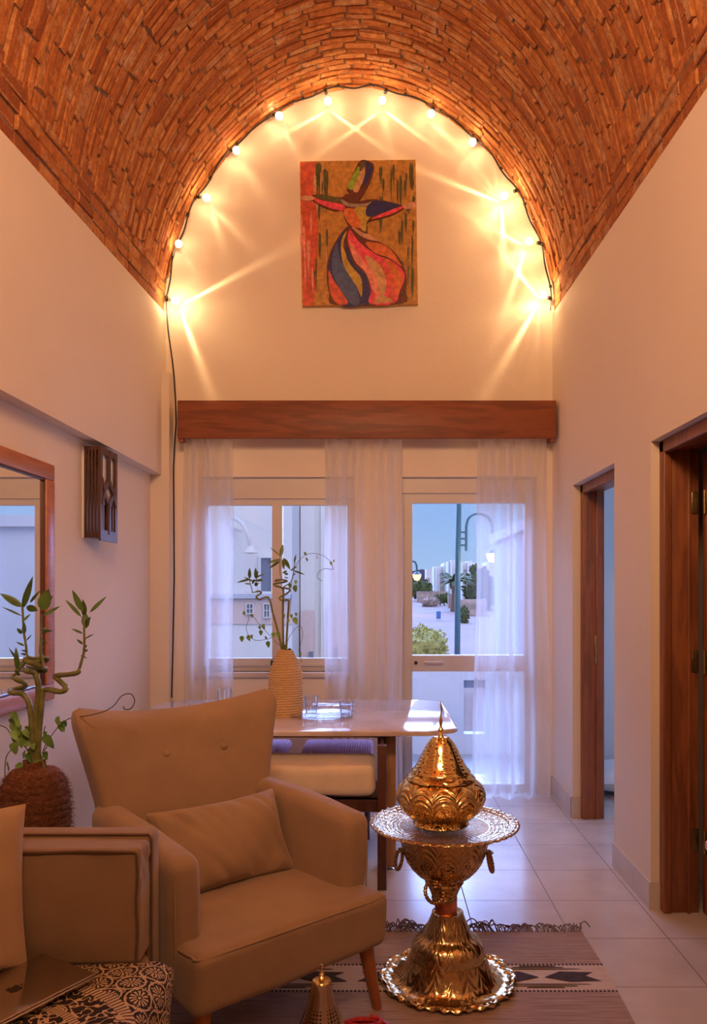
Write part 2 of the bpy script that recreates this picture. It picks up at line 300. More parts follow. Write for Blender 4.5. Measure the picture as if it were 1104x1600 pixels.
# ------------------------------------------------------------ mesh helpers
WM = {}
class MB:
    def __init__(s): s.v = []; s.f = []; s.mi = []; s.uv = {}; s.cur = 0
    def add(s, vs, fs, mi=None):
        b = len(s.v); s.v += [Vector(q) for q in vs]; s.f += [tuple(i+b for i in f) for f in fs]; s.mi += [s.cur if mi is None else mi]*len(fs); return b
    def box(s, x0,x1,y0,y1,z0,z1, fn=None):
        vs = [(x,y,z) for z in (z0,z1) for y in (y0,y1) for x in (x0,x1)]
        if fn: vs = [fn(Vector(q)) for q in vs]
        s.add(vs, [(0,2,3,1),(4,5,7,6),(0,1,5,4),(2,6,7,3),(0,4,6,2),(1,3,7,5)]); return s
    def rbox(s, x0,x1,y0,y1,z0,z1, r=.02, seg=3, fn=None, sub=0):
        bm = bmesh.new(); bmesh.ops.create_cube(bm, size=1)
        for q in bm.verts: q.co = Vector(((x0+x1)/2+q.co.x*(x1-x0), (y0+y1)/2+q.co.y*(y1-y0), (z0+z1)/2+q.co.z*(z1-z0)))
        r = min(r, .49*min(x1-x0, y1-y0, z1-z0))
        bmesh.ops.bevel(bm, geom=bm.edges[:], offset=r, segments=seg, affect='EDGES', profile=.5)
        if sub:
            for ax, lo, hi in ((0,x0,x1),(1,y0,y1),(2,z0,z1)):
                for k in range(1, sub):
                    c = [0,0,0]; c[ax] = lo+(hi-lo)*k/sub; nn = [0,0,0]; nn[ax] = 1
                    bmesh.ops.bisect_plane(bm, geom=bm.verts[:]+bm.edges[:]+bm.faces[:], plane_co=c, plane_no=nn)
        bm.verts.index_update(); s.add([fn(q.co.copy()) if fn else q.co.copy() for q in bm.verts], [tuple(q.index for q in f.verts) for f in bm.faces]); bm.free(); return s
    def grid(s, fn, nu, nv, cu=False, cv=False, uvf=None, flip=False):
        b = len(s.v); U = nu if cu else nu+1; V = nv if cv else nv+1
        for j in range(V):
            for i in range(U):
                s.v.append(Vector(fn(i/nu, j/nv)))
                if uvf: s.uv[len(s.v)-1] = uvf(i/nu, j/nv)
        for j in range(nv):
            for i in range(nu):
                q = (b+j*U+i, b+j*U+(i+1)%U, b+((j+1)%V)*U+(i+1)%U, b+((j+1)%V)*U+i)
                s.f.append(q[::-1] if flip else q); s.mi.append(s.cur)
        return b
    def lathe(s, prof, c=(0,0,0), n=48, rf=None, cap=True, lean=(0,0)):
        def fn(u, v):
            k = round(v*(len(prof)-1)); r, z = prof[k]; t = 2*PI*u
            if rf: r, dz = rf(r, z, t); z2 = z+dz
            else: z2 = z
            return (c[0]+r*math.cos(t)+lean[0]*z, c[1]+r*math.sin(t)+lean[1]*z, c[2]+z2)
        b = s.grid(fn, n, len(prof)-1, cu=True)
        if cap:
            if prof[0][0] > 1e-4: s.f.append(tuple(reversed([b+i for i in range(n)]))); s.mi.append(s.cur)
            if prof[-1][0] > 1e-4: s.f.append(tuple(b+(len(prof)-1)*n+i for i in range(n))); s.mi.append(s.cur)
        return s
    def tube(s, pts, r, n=8, close=False):
        pts = [Vector(p) for p in pts]; L = len(pts)
        R = r if isinstance(r, (list, tuple)) else [r]*L
        T = []
        for i in range(L):
            a = pts[(i-1)%L] if (close or i > 0) else pts[i]; b = pts[(i+1)%L] if (close or i < L-1) else pts[i]
            d = b-a; T.append(d.normalized() if d.length > 1e-9 else Vector((0,0,1)))
        nn = T[0].cross(Vector((0,0,1)) if abs(T[0].z) < .9 else Vector((1,0,0))).normalized(); base = len(s.v)
        for i in range(L):
            nn = nn-T[i]*nn.dot(T[i]); nn = nn.normalized() if nn.length > 1e-6 else T[i].orthogonal().normalized(); bb = T[i].cross(nn)
            for k in range(n):
                t = 2*PI*k/n; s.v.append(pts[i]+(nn*math.cos(t)+bb*math.sin(t))*R[i])
        for i in range(L if close else L-1):
            for k in range(n):
                a = base+i*n; c = base+((i+1)%L)*n
                s.f.append((a+k, a+(k+1)%n, c+(k+1)%n, c+k)); s.mi.append(s.cur)
        if not close:
            s.f.append(tuple(reversed([base+k for k in range(n)]))); s.mi.append(s.cur)
            s.f.append(tuple(base+(L-1)*n+k for k in range(n))); s.mi.append(s.cur)
        return s
    def leaf(s, a, b, w, bend=.15, nrm=None, fold=.2, heart=False):
        a, b = Vector(a), Vector(b); d = b-a; L = d.length; t = d.normalized()
        nr = Vector(nrm) if nrm else Vector((random.uniform(-.5,.5), -1, random.uniform(-.2,.6)))
        side = t.cross(nr).normalized(); nr = side.cross(t).normalized(); K = 7; vs = []
        for i in range(K+1):
            q = i/K; ww = w*(math.sin(PI*q**(.55 if heart else .75))**(.7 if heart else .85)) if 0 < q < 1 else 0.0005
            c = a+d*q-Vector((0,0,1))*bend*L*q*q+nr*0
            vs += [c-side*ww*.5+nr*fold*ww*.5, c-nr*0, c+side*ww*.5+nr*fold*ww*.5]
        fs = []
        for i in range(K):
            q = i*3; fs += [(q,q+1,q+4,q+3), (q+1,q+2,q+5,q+4)]
        s.add(vs, fs); return s
    def ext(s, poly, fn, h, mi=None):     # poly: 2-D points; fn(a,b,d) gives the 3-D point, d in 0..h
        n_ = len(poly); vs = [fn(a,b,0) for a,b in poly]+[fn(a,b,h) for a,b in poly]
        s.add(vs, [tuple(reversed(range(n_))), tuple(range(n_, 2*n_))]+[(i,(i+1)%n_,(i+1)%n_+n_,i+n_) for i in range(n_)], mi); return s
    def build(s, name, mats, parent=None, loc=None, ang=40, local=False, kind=None, label=None):
        if not isinstance(mats, list): mats = [mats]
        if parent is not None and not local: inv = WM[parent.name].inverted(); vs = [inv@q for q in s.v]
        elif loc is not None: L = Vector(loc); vs = [q-L for q in s.v] if not local else s.v
        else: vs = s.v
        me = bpy.data.meshes.new(name); me.from_pydata([tuple(q) for q in vs], [], s.f); me.update()
        for q in mats: me.materials.append(q)
        me.polygons.foreach_set('material_index', s.mi)
        if s.uv:
            l = me.uv_layers.new(name='UVMap')
            for lp in me.loops: l.data[lp.index].uv = s.uv.get(lp.vertex_index, (0,0))
        bm = bmesh.new(); bm.from_mesh(me); bmesh.ops.recalc_face_normals(bm, faces=bm.faces[:]); bm.to_mesh(me); bm.free()
        me.shade_smooth(); me.set_sharp_from_angle(angle=math.radians(ang))
        o = bpy.data.objects.new(name, me); COL.objects.link(o)
        if parent is not None: o.parent = parent; WM[o.name] = WM[parent.name]
        else:
            if loc is not None: o.location = loc
            WM[o.name] = Matrix.Translation(loc) if loc is not None else Matrix.Identity(4)
        if kind: o['kind'] = kind
        if label: o['label'] = label
        return o
def thing(name, label, cat, loc=(0,0,0), rz=0, group=None):
    o = bpy.data.objects.new(name, None); COL.objects.link(o); o.location = loc; o.rotation_euler = (0,0,rz); o.empty_display_size = .1
    WM[o.name] = Matrix.Translation(loc)@Matrix.Rotation(rz, 4, 'Z'); o['label'] = label; o['category'] = cat
    if group: o['group'] = group
    return o
def tag(o, label, cat, group=None):
    o['label'] = label; o['category'] = cat
    if group: o['group'] = group
    return o
def struct(name, mb, m, **k): return mb.build(name, m, kind='structure', **k)
def copytree(o, loc, rz=None, label=None, parent=None):
    c = o.copy(); COL.objects.link(c)
    if parent is None:
        c.location = loc
        if rz is not None: c.rotation_euler = (0,0,rz)
        if label: c['label'] = label
    else: c.parent = parent
    for ch in [q for q in bpy.data.objects if q.parent == o]: copytree(ch, None, parent=c)
    return c
def catmull(pts, k=6, close=False):
    pts = [Vector(p) for p in pts]; n_ = len(pts); out = []
    for i in range(n_ if close else n_-1):
        if close: a,b,c,d = pts[(i-1)%n_],pts[i],pts[(i+1)%n_],pts[(i+2)%n_]
        else: a,b,c,d = pts[max(i-1,0)],pts[i],pts[i+1],pts[min(i+2,n_-1)]
        for j in range(k):
            t = j/k; out.append(.5*((2*b)+(c-a)*t+(2*a-5*b+4*c-d)*t*t+(3*b-a-3*c+d)*t**3))
    if not close: out.append(pts[-1])
    return out
def wob(o, amp, sc, seed=0):        # gentle irregularity on soft things
    for q in o.data.vertices: q.co += Vector(mnoise.noise_vector(q.co*sc+Vector((seed,seed,seed))))*amp
# ============================================================ STRUCTURE
YB = 5.605; XL = -1.505; XLL = -1.583; XR = 1.24; YF = -2.2
CX = (XL+XR)/2; AX = (XR-XL)/2; ZT = 5.009; NE = 1.87
def zs(x, Y): return 3.41-(.05+(x-XL)/(XR-XL)*(-.025))*(YB-Y)
def arch(ph, Y, off=0.0):
    c, s_ = math.cos(ph), math.sin(ph); a = AX+off
    x = CX+a*math.copysign(abs(c)**(2/NE), c); z0 = zs(x, Y); z = z0+(ZT+off-z0)*abs(s_)**(2/NE); return Vector((x, Y, z))
b = MB(); b.box(-1.8, 4.6, YF-.1, 6.2, -.12, 0); struct('floor', b, M['tiles'])
# left wall: lower recessed face, beam-like upper face
b = MB(); b.box(-1.8, XLL, YF, YB+.2, 0, 2.3); struct('wall_left', b, M['plaster'])
b = MB(); b.add([(-1.8,YF,2.25),(XL,YF,2.25),(XL,YB,2.25),(-1.8,YB,2.25),(-1.8,YF,zs(XL,YF)),(XL,YF,zs(XL,YF)),(XL,YB,zs(XL,YB)),(-1.8,YB,zs(XL,YB))],
      [(0,1,2,3),(4,5,6,7),(0,1,5,4),(1,2,6,5),(2,3,7,6),(3,0,4,7)]); struct('wall_left_upper', b, M['plaster'])
b = MB(); b.box(XLL, -1.450, 5.49, YB, 0, 2.965); struct('trim_1', b, M['plaster'])
# right wall with two doorways
D2 = (4.14, 5.03, 2.115); D3 = (2.70, 3.586, 2.123)
b = MB(); T = 1.42
def rw(y0, y1, z0, z1=None):
    a, c = (zs(XR,y0), zs(XR,y1)) if z1 is None else (z1, z1)
    b.add([(XR,y0,z0),(T,y0,z0),(T,y1,z0),(XR,y1,z0),(XR,y0,a),(T,y0,a),(T,y1,c),(XR,y1,c)], [(0,1,2,3),(4,5,6,7),(0,1,5,4),(1,2,6,5),(2,3,7,6),(3,0,4,7)])
rw(D2[1], YB, 0); rw(D2[0], D2[1], D2[2]); rw(D3[1], D2[0], 0); rw(D3[0], D3[1], D3[2]); rw(YF, D3[0], 0)
struct('wall_right', b, M['plaster'])
# back wall with window and balcony door openings; the top follows the arch
WX0, WX1, WZ0 = -1.275, -.165, .865; DX0, DX1 = .175, 1.135; OZ = 2.25
b = MB(); by = (YB, YB+.2)
b.box(-1.8, WX0, *by, 0, OZ); b.box(WX0, WX1, *by, 0, WZ0); b.box(WX1, DX0, *by, 0, OZ); b.box(DX1, T, *by, 0, OZ); b.box(-1.8, T, *by, OZ, 5.2)
struct('wall_back', b, M['plaster'])
b = MB(); b.box(-1.8, T, YF-.1, YF, 0, 5.2); struct('wall_front', b, M['plaster'])
# vaulted ceiling: mortar shell and separate courses of bricks, all one ceiling mesh
b = MB(); NA = 48
b.grid(lambda u, v: arch(PI*u, YF+(YB+.02-YF)*v, .014), NA, 12)
b.grid(lambda u, v: arch(PI*u, YF+(YB+.02-YF)*v, .16), NA, 12)
b.cur = 1
tab = [arch(PI*i/600, 5.0) for i in range(601)]; cum = [0]
for i in range(600): cum.append(cum[-1]+(tab[i+1]-tab[i]).length)
LT = cum[-1]
import bisect
def ph_at(s_):
    s_ = max(0, min(LT, s_)); i = min(max(bisect.bisect(cum, s_)-1, 0), 599); return PI*(i+(s_-cum[i])/(cum[i+1]-cum[i]+1e-9))/600
def brick(s0, s1, y0, y1, j=.004, dep=.05, skew=0):
    o_ = random.uniform(-.004, .011); J = lambda: random.uniform(-j, j)
    cs = [(s0+skew,y0),(s1+skew,y0),(s1,y1),(s0,y1)]
    cs = [(a+J()*1.6, c+J()) for a, c in cs]; mid = (sum(q[0] for q in cs)/4, sum(q[1] for q in cs)/4)
    rings = []
    for (ins, off) in ((.86, o_), (.985, o_+.005), (1, o_+.03)):
        for a, c in cs:
            kx = ins if ins != .86 else (1-.008/max(.02, abs(s1-s0)/2)); ky = ins if ins != .86 else (1-.005/max(.02, abs(y1-y0)/2))
            rings.append(arch(ph_at(mid[0]+(a-mid[0])*kx), mid[1]+(c-mid[1])*ky, off))
    b.add(rings, [(0,1,2,3)]+[(k*4+i, k*4+(i+1)%4, k*4+4+(i+1)%4, k*4+4+i) for k in (0,1) for i in range(4)])
BORD = .27; y = YB+.005; k = 0
while y > .2:
    h = random.uniform(.046, .060); s0 = BORD-random.uniform(0, .18)
    while s0 < LT-BORD+.1:
        L = random.uniform(.15, .235); a, c = max(s0, BORD-.04), min(s0+L, LT-BORD+.04)
        if c-a > .04: brick(a, c, y-h+.0035, y-.0035, skew=random.uniform(-.01,.01))
        s0 += L+.008
    y -= h
for side in (0, 1):
    s0 = .002; r = 0
    while s0 < BORD-.03:
        hh = random.uniform(.055, .068); y = YB-random.uniform(0, .1)
        while y > .2:
            L = random.uniform(.17, .25); a, c = (s0+.003, s0+hh-.004) if not side else (LT-s0-hh+.004, LT-s0-.003)
            brick(a, c, y-L+.005, y-.004, j=.003); y -= L
        s0 += hh
ceil = struct('ceiling', b, [M['mortar'], M['brick']], ang=30)
# skirting
b = MB(); sk = .012
b.box(XR-sk, XR, D2[1]-.02, YB, 0, .125); b.box(XR-sk, XR+.05, D2[1]-sk, D2[1], 0, .125); b.box(XR-sk, XR, D3[1], D2[0], 0, .125)
b.box(XR-sk, XR+.045, D3[1]-sk, D3[1], 0, .125); b.box(XR-sk, XR, YF, D3[0], 0, .125); struct('baseboard_right', b, M['skirt'])
b = MB(); b.box(XLL, XLL+sk, YF, 5.49, 0, .1); struct('baseboard_left', b, M['skirt'])
b = MB(); b.box(WX1-1.25, DX0-.01, YB-sk, YB, 0, .1); struct('baseboard_back', b, M['skirt'])
# window
fy = (5.665, 5.725)
b = MB(); b.box(WX0, WX1, fy[0]-.02, fy[1], 2.10, 2.25); b.box(WX0, WX1, *fy, 2.055, 2.10); b.box(WX0, WX0+.055, *fy, .955, 2.055); b.box(WX1-.055, WX1, *fy, .955, 2.055)
b.box(WX0, WX1, *fy, WZ0, .955); b.box(-.757, -.685, fy[0]-.01, fy[1], .955, 2.055); b.box(WX0, WX1, fy[0]-.012, fy[0], .90, .915)
win = struct('window_1', b, M['alu'])
b = MB(); b.rbox(WX0-.04, WX1+.04, YB-.03, fy[0], WZ0-.04, WZ0, .008); b.build('window_sill', M['skirt'], win)
for a, c in ((WX0+.055, -.757), (-.685, WX1-.055)):
    b = MB(); b.box(a, c, 5.69, 5.696, .955, 2.055); b.build('pane', M['glass'], win)
b = MB(); b.rbox(-.765, -.74, fy[0]-.035, fy[0]-.01, .905, .945, .006); b.build('window_latch', M['black'], win)
# balcony door
b = MB(); b.box(DX0, DX1, fy[0]-.02, fy[1], 2.14, 2.25); b.box(DX0, DX1, *fy, 2.07, 2.14); b.box(DX0, DX0+.072, *fy, 0, 2.07); b.box(DX1-.08, DX1, *fy, 0, 2.07)
b.box(DX0+.072, DX1-.08, fy[0]-.01, fy[1]-.001, .862, .977); b.box(DX0+.072, DX1-.08, *fy, 0, .05); b.box(DX0+.018, DX0+.026, fy[0]-.008, fy[0], 0, 2.1)
dr = struct('door_1', b, M['alu'])
for z0, z1 in ((.05,.862), (.977,2.07)):
    b = MB(); b.box(DX0+.07, DX1-.078, 5.69, 5.696, z0, z1); b.build('pane', M['glass'], dr)
b = MB(); b.tube([P(663,1035,5.655), P(663,1035,5.615), P(666,1035,5.61), P(692,1035,5.61)], .007, 8); b.build('door_handle', M['alu'], dr)
b = MB(); b.lathe([(.0,-.006),(.012,-.006),(.012,.006),(0,.006)], (0,0,0), 16); o_ = b.build('door_lock', M['black'], dr, local=True); 
for q in o_.data.vertices: q.co = Vector((q.co.x+.272, 5.645+q.co.z, .925+q.co.y))
# timber door frames and doors on the right
def doorframe(name, y0, y1, zt, x0, x1):
    b = MB(); t = .045
    for (ya, yb_) in ((y1-t, y1-.002), (y0+.002, y0+t)):
        b.rbox(x0, x1, ya, yb_, 0, zt-.002, .004, 2)
    b.rbox(x0, x1, y0+.002, y1-.002, zt-t, zt-.002, .004, 2)
    b.rbox(x0-.008, x0+.03, y1-t-.012, y1-.002, 0, zt-.002, .006, 3); b.rbox(x0-.008, x0+.03, y0+.002, y1-.002, zt-t-.012, zt-.002, .006, 3)
    b.rbox(x1-.055, x1-.04, y1-t-.014, y1-.002, 0, zt-.03, .004, 2)
    return struct(name, b, M['doorwood'])
d2 = doorframe('door_2', D2[0], D2[1], D2[2], 1.297, 1.43)
b = MB(); b.rbox(1.365, 1.385, 4.972, 4.985, .98, 1.16, .003); b.build('strike_plate', M['brass_hinge'], d2)
d3 = doorframe('door_3', D3[0], D3[1], D3[2], 1.285, 1.44)
b = MB(); b.rbox(1.455, 2.30, 3.50, 3.54, .01, 2.06, .004, 2)
b.rbox(1.455+.09, 1.455+.40, 3.485, 3.50, .15, .95, .012, 2); b.rbox(1.455+.09, 1.455+.40, 3.485, 3.50, 1.1, 1.95, .012, 2)
leafo = b.build('door_leaf', M['doorwood'], d3)
for z in (.33, 1.13, 1.84):
    b = MB(); b.rbox(1.405, 1.438, 3.535, 3.541, z-.05, z+.05, .002); b.rbox(1.455, 1.49, 3.497, 3.501, z-.05, z+.05, .002)
    b.tube([(1.447,3.495,z-.052),(1.447,3.495,z+.052)], .007, 10); b.build('hinge', M['brass_hinge'], d3)
# side rooms behind the doors
b = MB(); b.box(T, 4.4, 6.0, 6.1, 0, 2.7); b.box(T, 4.4, 3.95, 4.05, 0, 2.7); b.box(3.6, 3.7, 4.05, 6.0, 0, .7); b.box(3.6, 3.7, 4.05, 6.0, 2.3, 2.7); b.box(3.6, 3.7, 4.05, 4.3, .7, 2.3); b.box(3.6, 3.7, 5.85, 6.0, .7, 2.3)
b.box(T, T+.02, YB, 6.0, 0, 2.7)
struct('wall_bedroom', b, M['plaster_room'])
b = MB(); b.box(T, 4.4, 1.5, 6.1, 2.7, 2.8); struct('ceiling_side_rooms', b, M['plaster_room'])
b = MB(); b.box(T, 4.4, 1.5, 1.6, 0, 2.7); b.box(3.6, 3.7, 1.6, 3.95, 0, 2.7); struct('wall_dark_room', b, M['plaster_room'])
# ============================================================ OUTDOORS
b = MB(); b.box(-3.5, 3.4, YB+.2, 7.03, -.14, -.02); struct('floor_balcony', b, M['balcony'])
b = MB(); py = (7.03, 7.17); zt_ = .80
hx0, hx1, hz0, hz1 = .765, .955, .16, .57
b.box(-3.5, hx0, *py, -.02, zt_); b.box(hx1, 3.4, *py, -.02, zt_); b.box(hx0, hx1, *py, hz1+.07, zt_); b.box(hx0, hx1, *py, -.02, hz0)
struct('wall_balcony', b, M['parapet'])
b = MB(); b.rbox(hx0, hx1, 7.05, 7.13, hz1, hz1+.07, .005); tag(b.build('vent_box', M['wdark'], loc=(hx0,7.05,hz1)), 'small dark grey box set above the opening in the balcony parapet', 'vent')
def gz(Y): return -.5+(Y-8)*.0208
b = MB(); b.add([(-40,7.2,-.6),(50,7.2,-.6),(90,110,gz(110)),(-80,110,gz(110))], [(0,1,2,3)]); struct('ground_street', b, M['street'])
# neighbouring white house beyond the window
def winat(parent, px0, py0, px1, py1, Y, frame=.05, bars=False):
    a, c = P(px0,py1,Y), P(px1,py0,Y)
    b = MB(); f_ = frame
    b.box(a.x-f_, c.x+f_, Y-.06, Y+.02, a.z-f_, a.z); b.box(a.x-f_, c.x+f_, Y-.06, Y+.02, c.z, c.z+f_); b.box(a.x-f_, a.x, Y-.06, Y+.02, a.z, c.z); b.box(c.x, c.x+f_, Y-.06, Y+.02, a.z, c.z)
    if bars: b.box((a.x+c.x)/2-.0004*Y, (a.x+c.x)/2+.0004*Y, Y-.05, Y, a.z, c.z); b.box(a.x, c.x, Y-.05, Y, (a.z+c.z)/2-.0004*Y, (a.z+c.z)/2+.0004*Y)
    w_ = b.build('window', M['bwhite'], parent)
    b = MB(); b.box(a.x, c.x, Y-.012, Y-.004, a.z, c.z); b.build('pane', M['wdark'], w_)
h1 = thing('white_house', 'white rendered neighbouring house seen through the left window pane, with a ledge', 'house', (-4.5,14,0))
b = MB(); b.box(-9.5, -1.52, 14, 20, -.4, 6.5); b.build('wall', M['bwhite'], h1)
b = MB(); b.box(-9.5, -1.52, 13.88, 14, P(0,935,14).z, P(0,928,14).z); b.build('ledge', M['bgrey'], h1)
b = MB(); b.box(-9.5, -1.52, 13.97, 14, P(0,975,14).z, P(0,936,14).z); b.build('pink_band', M['bpink'], h1)
winat(h1, 408, 872, 424, 924, 14, .045); winat(h1, 386, 944, 395, 958, 13.96, .015, True); winat(h1, 413, 944, 421, 964, 13.96, .015, True)

b = MB(); b.tube(catmull([P(362,808,13.6), P(378,818,13.4), P(388,838,13.4), P(391,856,13.5)], 5), [.035]*15+[.05], 8); b.tube([P(362,823,14), P(378,830,13.6)], .03, 6)
b.lathe([(.0,.14),(.04,.12),(.09,.02),(.14,-.02),(.0,-.04)], tuple(P(391,862,13.5)), 16)
tag(b.build('wall_lamp', M['bwhite'], loc=tuple(P(362,823,14))), 'white curved lamp arm with a bell shade on the neighbouring house wall', 'outdoor lamp')
h2 = thing('pink_house', 'pale pink house with vertical recesses, to the right of the white neighbouring house', 'house', (-1.1,15.5,0))
b = MB(); x0 = -1.50
for (a, c, y_, m_) in ((-1.5,-1.22,15.30,0), (-1.22,-1.10,15.36,0), (-1.10,-.98,15.24,0), (-.98,-.72,15.32,0), (-.72,-.60,15.2,0)):
    b.box(a, c, y_, 19, -.4, 5.2)
b.build('wall', M['bwhite'], h2)
b = MB()
for (a, c, y_) in ((-1.5,-1.22,15.18), (-1.10,-.98,15.28), (-.98,-.60,15.15)): b.box(a+.01, c-.01, y_, y_+.04, -.4, P(0,955 if a < -1 else 945,15).z)
b.build('pink_band', M['bpink'], h2)
b = MB(); b.box(-1.32, -1.24, 15.1, 15.17, -.3, .25); b.build('doorway', M['wdark'], h2)
b = MB(); b.box(-.84, -.78, 15.05, 15.14, -.3, .35); b.build('doorway', M['wdark'], h2)
h3 = thing('grey_house', 'blue-grey house with a cornice, behind the right-hand curtain', 'house', (4.5,14,0))
b = MB(); b.box(2.8, 8, 14, 19, -.4, 2.55); b.build('wall', M['bgrey'], h3); b = MB(); b.box(2.7, 8.1, 13.85, 19.1, 2.55, 2.75); b.build('cornice', M['bgrey'], h3)
# hill and the far white houses
b = MB()
prof = [(-14,2.2),(-6,2.6),(0,3.2),(3,3.4),(5.5,3.9),(7,3.5),(13,3.0),(18,3.4),(26,2.5),(34,2)]
b.ext([(-14,-1)]+prof+[(34,-1)], lambda a, c, d: (a, 98+d+abs(c-4), c), 10); struct('ground_hill', b, M['hill'])
def farhouse(px0, px1, pt, pb, Y, label, wins, mat='bwhite', dep=2.6, name='far_house', steps=()):
    a, c = P(px0,pb,Y), P(px1,pt,Y); t = thing(name, label, 'house', ((a.x+c.x)/2, Y, gz(Y)))
    b = MB(); b.box(a.x, c.x, Y, Y+dep, gz(Y)-.5, c.z)
    for (q0, q1, q2, dy) in steps:
        s0, s1 = P(q0,q2,Y), P(q1,q2,Y); b.box(s0.x, s1.x, Y-dy, Y+dep, gz(Y)-.5, s0.z)
    b.build('wall', M[mat], t)
    for (q0,r0,q1,r1) in wins: winat(t, q0,r0,q1,r1, Y, .06, True)
    return t
farhouse(666, 678, 889, 930, 74, 'low white house at the left end of the far row, half hidden by a hedge', [(668,903,671,909)])
farhouse(678, 701, 885, 930, 68, 'white house with one square window and a lit doorway lamp, middle of the far row', [(687,896,692,901)], steps=((692,701,880,1.0),(680,686,888,.8)))
farhouse(700, 722, 877, 930, 64, 'tallest white house of the far row, behind the palm tree', [(707,894,711,899),(714,894,718,899)], steps=((703,716,876,1.2),))
farhouse(722, 742, 879, 930, 60, 'white house with roof openings at the right of the lamp post', [(724,890,728,896),(738,884,741,887)], steps=((729,735,877,.8),))
farhouse(742, 800, 884, 940, 56, 'white house of the far row seen through the sheer curtain', [(752,895,757,901),(770,895,775,901)], steps=((760,790,878,1),))
def blob(name, label, cat, c, rad, m_, n_=260, leafs=.12, stretch=(1,1,1)):
    b = MB(); R = random.Random(hash(label) % 9999 if False else len(label)*7+int(rad*100))
    c = Vector(c)
    def f(u, v):
        t = 2*PI*u; p_ = PI*v; d = Vector((math.sin(p_)*math.cos(t), math.sin(p_)*math.sin(t), math.cos(p_)))
        r = rad*(.82+.22*mnoise.noise(d*2.4+c)); return c+Vector((d.x*stretch[0], d.y*stretch[1], d.z*stretch[2]))*r
    b.grid(f, 20, 12, cu=True)
    for i in range(n_):
        d = Vector((R.gauss(0,1), R.gauss(0,1), R.gauss(0,1))).normalized(); r = rad*(.82+.22*mnoise.noise(d*2.4+c)); a = c+Vector((d.x*stretch[0], d.y*stretch[1], d.z*stretch[2]))*r
        e_ = a+(d+Vector((R.uniform(-.8,.8),R.uniform(-.8,.8),R.uniform(-.3,.9)))).normalized()*leafs*R.uniform(.6,1.3); b.leaf(a, e_, leafs*.45, .1, nrm=(R.uniform(-1,1),-1,R.uniform(-1,1)))
    return tag(b.build(name, m_, loc=(c.x,c.y,c.z-rad*stretch[2])), label, cat)
blob('bush', 'yellow-green bush beyond the parapet at the lower left corner of the balcony door glass', 'bush', (.80,15,.20), .62, M['bushy'], 1100, .07, (1,1,1.0))
blob('garden_tree', 'dark green tree in front of the white houses, right of the lamp post', 'tree', P(748,926,46), 1.45, M['bush'], 500, .3, (.62,1,1.15))
blob('hedge', 'clipped dark green hedge below the middle far house', 'hedge', P(694,936,52), .55, M['bush'], 200, .2, (1.7,.6,.5))
blob('shrub', 'small dark shrub in front of the leftmost low far house', 'bush', P(656,921,60), 1.0, M['bush'], 250, .25, (1,.7,.8))
blob('bush', 'reddish round bush left of the hedge below the far houses', 'bush', P(672,941,50), .42, M['stone'], 200, .15, (1.5,.7,.8))
blob('shrub', 'narrow dark shrub beyond the lamp post, at the right of the street', 'bush', P(725,962,34), .42, M['bush'], 160, .12, (.5,.5,1))
b = MB(); 
for (q0,q1,yy) in ((651,700,57),(700,716,48),(716,760,40)):
    a, c = P(q0,0,yy), P(q1,0,yy); b.box(a.x, c.x, yy, yy+.4, gz(yy)-.3, gz(yy)+.75)
tag(b.build('garden_wall', M['stone'], loc=(P(690,0,50).x,50,gz(50))), 'low brown stone wall along the street below the far houses', 'wall')
pt = thing('palm_tree', 'small palm tree standing in front of the tallest far white house', 'tree', (P(709,0,44).x,44,gz(44)))
tx = P(709,0,44).x; tz = P(0,908,44).z
b = MB(); b.tube([(tx,44,gz(44)-.2),(tx+.05,44,(gz(44)+tz)/2),(tx,44,tz)], [.24,.2,.16], 10); b.build('trunk', M['palmt'], pt)
b = MB()
for k_ in range(22):
    t = k_*2.4; el = random.uniform(.1,1.0); d = Vector((math.cos(t)*math.cos(el), math.sin(t)*math.cos(el), math.sin(el))); a = Vector((tx,44,tz)); b.leaf(a, a+d*1.35, .32, .45, nrm=(0,0,1), fold=-.5)
b.build('fronds', M['bush'], pt)
b = MB(); bx_ = P(685,964,36); b.rbox(bx_.x-.10, bx_.x+.10, 36, 36.2, gz(36), gz(36)+.36, .03); tag(b.build('street_bin', M['bluebin'], loc=(bx_.x,36,gz(36))), 'small blue bin standing on the street far away', 'bin')
